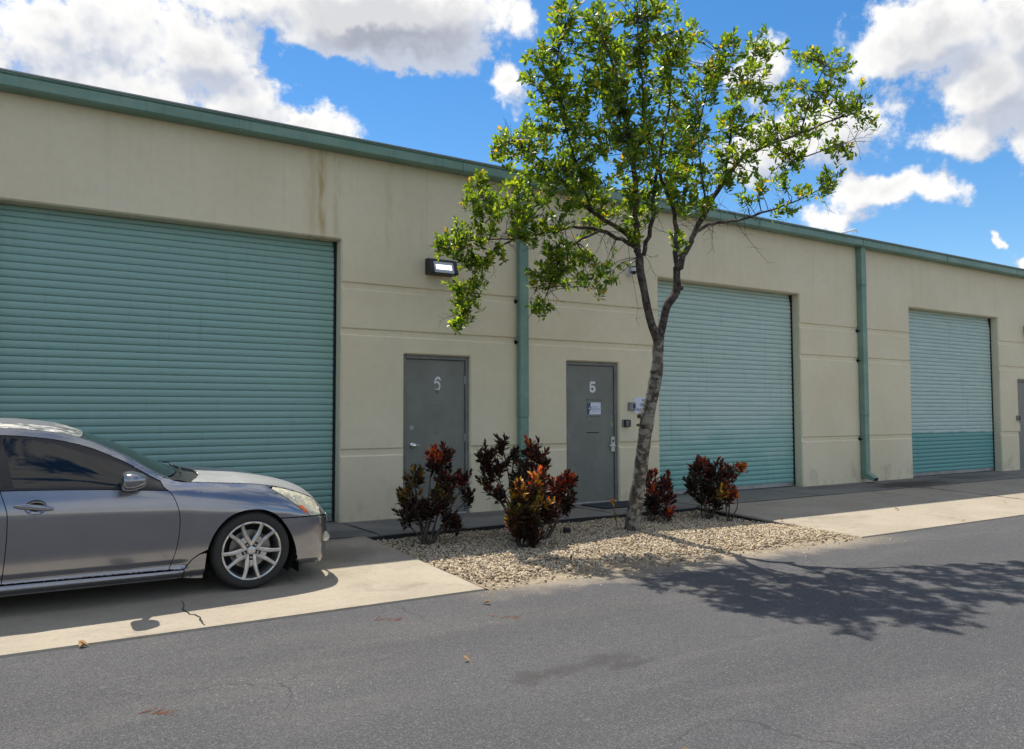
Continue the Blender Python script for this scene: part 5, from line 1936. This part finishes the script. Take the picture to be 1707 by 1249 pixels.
for sgn in (-1, 1):
    # front door
    belt = [(x, Z5(x) - .003) for x in np.linspace(-.68, -1.775, 12)]
    poly = rear_edge[::1] + front_edge + belt[:-1]
    dr_o = panel('front_door', poly, 'car_paint', car, sgn=sgn, hole=handle_hole)
    # handle cup and bar
    cup = MB()
    rings = []
    for k, (s_, dp) in enumerate(((1, .003), (.86, .014), (.6, .024), (.3, .029))):
        rings.append([(-1.558 + .073 * s_ * math.cos(a), .782 + .054 * s_ * math.sin(a), dp) for a in [2 * math.pi * j / 28 for j in range(28)]])
    vv2 = []
    for r_ in rings:
        for (x, z, dp) in r_:
            q = side_pt(x, z); vv2.append((x, sgn * (q.y - dp), z))
    ff2 = [(i * 28 + j, i * 28 + (j + 1) % 28, (i + 1) * 28 + (j + 1) % 28, (i + 1) * 28 + j) for i in range(3) for j in range(28)] + [tuple(3 * 28 + j for j in range(28))]
    cb(MB().add(vv2, ff2), 'handle_cup', 'car_paint', dr_o, R(60))
    hb_ = MB()
    pr_ = []
    NX = 12
    for i in range(NX + 1):
        t = i / NX
        x = -1.697 + .252 * t
        zc = .806 - .036 * t
        yb = section(x)(zc)
        bow = .022 + .016 * math.sin(math.pi * t)
        hz = .0205 * (min(1, .55 + 3 * t) if t < .2 else min(1, .55 + 3 * (1 - t)))
        for (dy, dz) in ((.0, -.6), (.012, -1), (.022, -.55), (.024, .25), (.016, .95), (.0, .7)):
            pr_.append((x, sgn * (yb + bow - .016 + dy), zc + dz * hz))
    f_ = [(i * 6 + j, i * 6 + (j + 1) % 6, (i + 1) * 6 + (j + 1) % 6, (i + 1) * 6 + j) for i in range(NX) for j in range(6)] + [tuple(range(6)), tuple(NX * 6 + j for j in range(6))]
    cb(hb_.add(pr_, f_), 'door_handle', 'car_paint', dr_o, R(50))
    x = -1.652; q = side_pt(x, .80)
    cb(MB().cbox(x - .009, x + .009, min(sgn * (q.y + .018), sgn * (q.y + .030)), max(sgn * (q.y + .018), sgn * (q.y + .030)), .789, .806, .002), 'key_cap', 'trim_black', dr_o)
    # fender
    poly = [p for p in front_edge] + [(-.690, .885), (-.712, .935), c6(-.672, .004)] + [c6(x, .003) for x in np.linspace(-.60, .16, 16)] + HLB[1:] + [(.505, .570), (.36, .573), (.238, .578)] + [p for p in ARCHS[::-1] if p[0] < .238 and not (p[1] < .34 and p[0] < 0)] + [(-.415, .338), (-.47, .300), (-.53, .226)]
    panel('fender', poly, 'car_paint', car, sgn=sgn)
    panel('mud_guard', [(-.528, .222), (-.468, .297), (-.413, .334), (-.358, .339), (-.366, .22), (-.371, .122), (-.45, .130), (-.528, .142)], 'car_paint', car, sgn=sgn)
    # bumper cover
    poly = [(.230, .574), (.36, .569), (.505, .566), (.615, .562), (.74, .55), (.865, .53), (.865, .22), (.80, .165), (.70, .142), (.60, .140), (.412, .158)] + [p for p in ARCHS[::-1] if p[0] > .238]
    bu = panel('front_bumper', poly, 'car_paint', car, sgn=sgn)
    panel('nose_panel', [(.632, .566), (.74, .555), (.865, .535), (.865, Z6(.865) - .004), (.80, Z6(.80) - .004), (.72, Z6(.72) - .004), (.645, Z6(.645) - .004)], 'car_paint', car, sgn=sgn)
    # headlight
    hl = panel('headlight', HLB + [(.56, .569), (.622, .566)] + [c6(x, .006) for x in (.635, .60, .55, .50, .45, .40, .35, .30, .25, .20)], 'headlight_lens', car, sgn=sgn, gap=.004)
    panel('amber_reflector', [(.395, .668), (.435, .664), (.492, .598), (.462, .596), (.435, .622)], 'amber_reflector', hl, sgn=sgn, gap=0, inset=-.002, flange=.002)
    # sill
    panel('sill', [(x, .146) for x in np.linspace(-2.47, -.532, 12)] + [(x, .224 - .0105 * (x + .532)) for x in np.linspace(-.532, -2.47, 12)], 'car_paint', car, sgn=sgn)
    # rear door, quarter panel, rear bumper
    rd = spl([(-2.455, .25), (-2.49, .45), (-2.58, .62), (-2.74, .76), (-2.83, .86), (-2.85, .935)], 4)
    panel('rear_door', rear_edge[::-1] + [(x, Z5(x) - .003) for x in np.linspace(-1.79, -2.84, 12)] + rd[::-1][1:], 'car_paint', car, sgn=sgn)
    quarter = rd + [(-2.93, 1.02), (-3.0, Z6(-3.0) - .004), (-3.2, Z6(-3.2) - .004), (-3.5, Z6(-3.5) - .004), (-3.75, Z6(-3.75) - .004), (-3.80, .75), (-3.78, .56), (-3.3, .56)] + [p for p in RA if p[0] < -2.85 + .26 and p[1] > .50 or (p[0] > -2.85 and p[1] > .27 and p[0] < -2.50)][::-1]
    quarter = rd + [(-2.93, 1.02), (-3.0, Z6(-3.0) - .004), (-3.2, Z6(-3.2) - .004), (-3.5, Z6(-3.5) - .004), (-3.75, Z6(-3.75) - .004), (-3.80, .75), (-3.78, .56), (-3.20, .56)] + [p for p in RA[::-1] if p[1] > .3 and not (p[0] < -2.85 and p[1] < .56)]
    panel('quarter_panel', quarter, 'car_paint', car, sgn=sgn, step=.045)
    panel('rear_bumper', [(-3.165, .45), (-3.155, .555), (-3.78, .555), (-3.90, .55), (-3.90, .30), (-3.6, .22), (-3.195, .20)], 'car_paint', car, sgn=sgn, step=.05)
    panel('tail_light', [(-3.78, .60), (-3.90, .62), (-3.90, .93), (-3.77, .96)], 'tail_red', car, sgn=sgn, step=.05)
    # upper side: painted rail, black frame, glass
    railx = list(np.linspace(-.680, -1.0, 8)) + list(np.linspace(-1.08, -2.95, 20))
    band = lambda x: .040 + .010 * max(0, min(1, (-.75 - x) / .5))
    rail = [c6(x, .002) for x in railx] + [c6(x, band(x)) for x in railx[::-1]]
    panel('roof_rail', rail, 'car_paint', car, sgn=sgn, gap=.0, flange=.006, step=.025)
    bl = [(x, Z5(x) + .002) for x in np.linspace(-2.84, -.668, 18)]
    blk = bl + [c6(x, band(x) + .001) for x in railx if x > -2.86]
    panel('window_surround', blk, 'trim_black', car, sgn=sgn, gap=0.0, inset=.006, flange=0, step=.04)
    gl = [(-1.778, 1.284), (-1.62, 1.268), (-1.445, 1.232), (-1.30, 1.180), (-1.15, 1.108), (-1.02, 1.030), (-.93, .972), (-.905, .95), (-.905, .885), (-1.2, .905), (-1.5, .918), (-1.698, .928)]
    panel('front_window', gl, 'tinted_glass', car, sgn=sgn, gap=0, inset=.0045, flange=0, step=.035)
    panel('mirror_sail', [(-.902, .940), (-.86, .912), (-.80, .886), (-.735, .868), (-.902, .884)], 'trim_black', car, sgn=sgn, gap=0, inset=.003, flange=0)
    panel('rear_window', [(-1.84, 1.288), (-2.1, 1.275), (-2.35, 1.235), (-2.58, 1.16), (-2.72, 1.08), (-2.78, 1.01), (-2.74, .965), (-2.3, .95), (-1.775, .932)], 'tinted_glass', car, sgn=sgn, gap=0, inset=.0045, flange=0, step=.04)
    panel('belt_trim', [(x, Z5(x) - .001) for x in np.linspace(-2.8, -.672, 18)] + [(x, Z5(x) + .016) for x in np.linspace(-.72, -2.8, 18)], 'trim_black', car, sgn=sgn, gap=0, inset=-.002, flange=.006)
    # dark shell behind the gaps
    lin = MB()
    for (cx, r_) in ((.015, .375), (-2.85, .365)):
        n = 22
        v = []
        for k in range(n + 1):
            a = R(-35) + R(250) * k / n
            for yy_ in (.50, .872):
                v.append((cx + r_ * math.cos(a), sgn * (yy_ if yy_ < .6 else min(yy_, section(min(max(cx + r_ * math.cos(a), -3.9), .86))(max(.325 + r_ * math.sin(a), .2)) - .012)), .325 + r_ * math.sin(a)))
        lin.add(v, [(2 * k, 2 * k + 1, 2 * k + 3, 2 * k + 2) for k in range(n)])
    cb(lin, 'wheel_liner', 'dark_gap', car)
    for (xa, xb, za, zb_) in ((-2.49, -.38, .33, 99), (-.40, .41, .655, 99), (.385, .85, .30, 99), (-3.24, -2.46, .70, 99), (-3.88, -3.22, .34, 99)):
        panel('inner_shell', [(x, za) for x in np.linspace(xa, xb, 8)] + [c6(x, .012) for x in np.linspace(xb, xa, 8)], 'dark_gap', car, sgn=sgn, gap=0, inset=.022, flange=0, step=.07)

# top panels -----------------------------------------------------------------
def wline(x0, x1, bow, n=9, w=1.0):
    """cross line from w=+w to w=-w, x = x0 at the edges, bowed by bow in the middle"""
    return [(x0 + bow * (1 - (t * t)), w * t) for t in np.linspace(1, -1, n)]


hood_r = wline(-.470, 0, .17)
hood_f = wline(.640, 0, .175)
hedge = [(x, 1.0) for x in np.linspace(.60, -.43, 14)]
panel('hood', hood_f[::-1] + hedge + hood_r + [(x, -1.0) for x in np.linspace(-.43, .60, 14)], 'sunlit_dusty_paint', car, 'top', sgn=1, gap=.002, step=.035)
ws_b = wline(-.640, 0, .17, w=.94); ws_t = wline(-1.262, 0, .06, w=.94)
panel('cowl', wline(-.475, 0, .17, w=.97)[::-1] + [(-.56, .97)] + wline(-.650, 0, .17, w=.97) + [(-.56, -.97)], 'trim_black', car, 'top', sgn=1, inset=.016, flange=.02, step=.04)
panel('windshield', ws_b + ws_t[::-1], 'windshield_glass', car, 'top', sgn=1, gap=.001, inset=.004, flange=.004, step=.04)
for s_ in (1, -1):
    pl = [(-.600, s_ * .999), (-.65, s_ * .945)] + [(x, s_ * .945) for x in np.linspace(-.72, -1.25, 10)] + [(-1.28, s_ * .999)] + [(x, s_ * .999) for x in np.linspace(-1.2, -.66, 10)]
    panel('a_pillar', pl, 'car_paint', car, 'top', sgn=1, gap=0, flange=.004, step=.025)
rf_t = wline(-1.268, 0, .06)
roof_o = panel('roof', rf_t[::-1] + [(x, 1.0) for x in np.linspace(-1.30, -2.50, 12)] + wline(-2.56, 0, -.06) + [(x, -1.0) for x in np.linspace(-2.50, -1.30, 12)], 'sun_faded_paint', car, 'top', sgn=1, gap=.001, step=.05)
panel('sunroof', [(x, .62) for x in np.linspace(-1.42, -2.10, 6)] + [(x, -.62) for x in np.linspace(-2.10, -1.42, 6)], 'sunroof_glass', roof_o, 'top', sgn=1, gap=0, inset=-.0008, flange=.003, step=.05)
panel('rear_glass', wline(-2.58, 0, -.06, w=.93) + wline(-3.16, 0, -.10, w=.93)[::-1], 'tinted_glass', car, 'top', sgn=1, gap=0, inset=.004, step=.06)
for s_ in (1, -1):
    panel('c_pillar', [(-2.52, s_ * .999), (-2.57, s_ * .935), (-3.14, s_ * .935), (-3.20, s_ * .999)] + [(x, s_ * .999) for x in (-3.0, -2.8, -2.65)], 'car_paint', car, 'top', sgn=1, gap=0, flange=.004, step=.05)
panel('trunk_lid', wline(-3.17, 0, -.10) + [(x, -1.0) for x in (-3.3, -3.5, -3.7)] + wline(-3.89, 0, 0)[::-1] + [(x, 1.0) for x in (-3.7, -3.5, -3.3)], 'car_paint', car, 'top', sgn=1, step=.06)
panel('inner_top', [(x, .98) for x in np.linspace(.60, -3.85, 40)] + [(x, -.98) for x in np.linspace(-3.85, .60, 40)], 'dark_gap', car, 'top', sgn=1, gap=0, inset=.03, flange=0, step=.12)
# wipers on the cowl
for (xa, wa, xb, wb) in ((-.50, -.62, -.47, .06), (-.52, -.12, -.50, .52)):
    p0, p1 = top_pt(xa, wa), top_pt(xb, wb)
    mid = (p0 + p1) / 2
    cb(MB().tube([p0 + Vector((.0, 0, .012)), mid + Vector((.015, 0, .028)), p1 + Vector((0, 0, .015))], .007, 6), 'wiper', 'trim_black', car)
# front and rear closing faces
for (x, nm, mt_) in ((.866, 'grille', 'trim_black'), (-3.905, 'rear_panel', 'car_paint')):
    ring = [(fx(x), section(x)(z), z) for z in np.linspace(Z0(x) + .02, Z6(x), 10)] + [tuple(top_pt(x, w)) for w in np.linspace(.8, -.8, 7)] + [(fx(x), -section(x)(z), z) for z in np.linspace(Z6(x), Z0(x) + .02, 10)]
    o = cb(MB().add(ring, [tuple(range(len(ring)))]), nm, mt_, car)
gr = MB()
for k in range(5):
    z = .38 + k * .035
    gr.cbox(fx(.868), fx(.868) + .012, -.40, .40, z, z + .012, .003)
cb(gr, 'grille_bar', 'chrome', car)
for s_ in (-1, 1):
    p = side_pt(.74, .36)
    cb(MB().lathe([(.0, -.02), (.035, -.018), (.045, .0), (.05, .02)], (p.x, s_ * (p.y + .002), .355), 'y', 16), 'fog_light', 'chrome', car, R(40))
ub = MB()
ub.box(-3.75, .64, -.50, .50, .17, .50).box(-2.44, -.42, -.76, .76, .165, .30).box(.43, .62, -.62, .62, .16, .40).box(-3.7, -3.3, -.66, .66, .22, .5)
cb(ub, 'underbody', 'dark_gap', car)
for s_ in (-1, 1):
    cb(MB().box(.40, .425, min(s_ * .86, s_ * .62), max(s_ * .86, s_ * .62), .10, .17), 'air_flap', 'trim_black', car)


# door mirrors
def mirror(sgn):
    mb = MB()
    nu, nv = 20, 14
    v = []
    c = Vector((-.935, .985, .956))
    for i in range(nu):
        a = 2 * math.pi * i / nu
        for j in range(nv + 1):
            b = -math.pi / 2 + math.pi * j / nv
            ca, sa = math.cos(a), math.sin(a)
            e = .50
            sp = lambda t: math.copysign(abs(t) ** e, t)
            yy_ = sp(ca) * sp(math.cos(b)) * .118
            zz_ = sp(sa) * sp(math.cos(b)) * .073
            xx_ = sp(math.sin(b)) * .104
            k = 1 - .30 * max(0, xx_ / .088)          # narrows towards the front
            tip = 1 - .16 * (yy_ / .112)
            xx_ = xx_ if xx_ > 0 else xx_ * .75
            v.append((c.x + xx_ + .10 * -(yy_) * .5, sgn * (c.y + yy_ * k), c.z + zz_ * k * tip + .06 * yy_))
    f = [(i * (nv + 1) + j, ((i + 1) % nu) * (nv + 1) + j, ((i + 1) % nu) * (nv + 1) + j + 1, i * (nv + 1) + j + 1) for i in range(nu) for j in range(nv)]
    mb.add(v, f)
    o = cb(mb, 'side_mirror', 'car_paint', car, R(70))
    st_ = MB()
    st_.tube([(-.865, sgn * .80, .885), (-.90, sgn * .87, .893), (-.93, sgn * .93, .905)], [.030, .026, .022], 10)
    cb(st_, 'mirror_stalk', 'trim_black', o, R(60))
    g_ = MB()
    g_.add([(c.x - .069, sgn * (c.y - .085), c.z - .045), (c.x - .069, sgn * (c.y + .085), c.z - .038), (c.x - .069, sgn * (c.y + .085), c.z + .052), (c.x - .069, sgn * (c.y - .085), c.z + .045)], [(0, 1, 2, 3)])
    cb(g_, 'mirror_glass', 'chrome', o)


mirror(-1); mirror(1)


# wheels: thing > wheel > tyre, rim, spoke ...
def wheel(cx, sgn, rot0):
    y0 = .868
    w_ = bpy.data.objects.new('wheel', None)
    COL.objects.link(w_)
    w_.parent = car
    c = (cx, 0, .322)
    S = lambda prof: [(r_, sgn * t) for (r_, t) in prof]
    ty = MB()
    ty.lathe(S([(.236, y0 - .225), (.262, y0 - .236), (.295, y0 - .236), (.316, y0 - .215), (.3235, y0 - .18), (.325, y0 - .165), (.319, y0 - .160), (.325, y0 - .155), (.325, y0 - .122), (.319, y0 - .118), (.325, y0 - .114), (.325, y0 - .08), (.319, y0 - .075), (.3245, y0 - .07), (.322, y0 - .045), (.312, y0 - .018), (.300, y0 - .004), (.292, y0 - .0005), (.284, y0 + .0005), (.272, y0 - .001), (.262, y0 - .001), (.250, y0 - .006), (.241, y0 - .014), (.236, y0 - .022)]), c, 'y', 64, True)
    cb(ty, 'tyre', 'tyre_rubber', w_, R(35))
    rim = MB()
    rim.lathe(S([(.242, y0 - .018), (.243, y0 - .006), (.238, y0 - .004), (.228, y0 - .008), (.224, y0 - .020), (.216, y0 - .050), (.214, y0 - .18), (.226, y0 - .19), (.236, y0 - .21), (.240, y0 - .21)]), c, 'y', 64, True)
    cb(rim, 'rim', 'alloy', w_, R(35))
    disc = MB()
    disc.lathe(S([(.06, y0 - .105), (.160, y0 - .105), (.160, y0 - .125), (.06, y0 - .125)]), c, 'y', 40, True)
    disc.lathe(S([(.001, y0 - .090), (.075, y0 - .090), (.08, y0 - .105)]), c, 'y', 24)
    cb(disc, 'brake_disc', 'brake_steel', w_, R(35))
    bk = MB()
    bk.lathe(S([(.01, y0 - .135), (.212, y0 - .135), (.212, y0 - .15)]), c, 'y', 32)
    cb(bk, 'back_plate', 'dark_gap', w_)
    cal = MB()
    for k in range(6):
        a0 = R(-12 + 9 * k); a1 = R(-12 + 9 * (k + 1))
        pr4 = [(.105, a0), (.172, a0), (.172, a1), (.105, a1)]
        v = [(cx + r_ * math.cos(a), sgn * (y0 - t), .322 + r_ * math.sin(a)) for t in (.085, .13) for (r_, a) in pr4]
        cal.add(v, [(0, 1, 2, 3), (7, 6, 5, 4), (0, 4, 5, 1), (1, 5, 6, 2), (2, 6, 7, 3), (3, 7, 4, 0)])
    cb(cal, 'caliper', 'brake_steel', w_)
    # five V spokes with a split outer half
    for k in range(5):
        base = rot0 + 2 * math.pi * k / 5
        sp_ = MB()

        def bar(path):
            v = []
            for (r_, off, hw, yo, dp) in path:
                ux, uz = math.cos(base), math.sin(base)
                px_, pz_ = -uz, ux
                for (s_, t) in ((-1, 0), (-.55, .007), (.55, .007), (1, 0), (1, -1), (-1, -1)):
                    a = off + s_ * hw
                    yy_ = y0 - yo + (t if t > 0 else (0 if t == 0 else -dp))
                    v.append((cx + ux * r_ + px_ * a, sgn * yy_, .322 + uz * r_ + pz_ * a))
            n = len(path)
            f = [(i * 6 + j, i * 6 + (j + 1) % 6, (i + 1) * 6 + (j + 1) % 6, (i + 1) * 6 + j) for i in range(n - 1) for j in range(6)] + [tuple(range(6)), tuple((n - 1) * 6 + j for j in range(6))]
            sp_.add(v, f)
        for s2 in (-1, 1):
            bar([(.030, s2 * .026, .012, .030, .03), (.070, s2 * .030, .0165, .024, .03), (.110, s2 * .031, .0185, .019, .028), (.150, s2 * .038, .0170, .014, .026), (.190, s2 * .050, .0155, .010, .022), (.231, s2 * .064, .0170, .0070, .02)])
        web = MB()
        bar([(.080, 0, .022, .031, .025), (.105, 0, .022, .028, .025), (.128, 0, .018, .030, .02)])
        cb(sp_, 'spoke', 'alloy', w_, R(30))
        a = base
        lx, lz = cx + .057 * math.cos(a), .322 + .057 * math.sin(a)
        cb(MB().lathe(S([(.021, y0 - .052), (.021, y0 - .036), (.017, y0 - .033)]), (lx, 0, lz), 'y', 14), 'lug_seat', 'dark_gap', w_)
        cb(MB().lathe(S([(.0115, y0 - .04), (.0115, y0 - .024), (.008, y0 - .019)]), (lx, 0, lz), 'y', 6), 'lug_nut', 'chrome', w_)
    cb(MB().lathe(S([(.078, y0 - .075), (.076, y0 - .050), (.060, y0 - .043), (.040, y0 - .038)]), c, 'y', 32), 'hub', 'alloy', w_, R(35))
    cb(MB().lathe(S([(.036, y0 - .030), (.034, y0 - .020), (.026, y0 - .016), (.0, y0 - .015)]), c, 'y', 28), 'hub_cap', 'alloy', w_, R(35))
    cb(MB().lathe(S([(.020, y0 - .0145), (.018, y0 - .0135), (.016, y0 - .0145)]), c, 'y', 24, True), 'cap_emblem', 'chrome', w_)


for (cx, sg_) in ((0, -1), (-2.85, -1), (0, 1), (-2.85, 1)):
    wheel(cx, sg_, R(90) if False else R(-90))
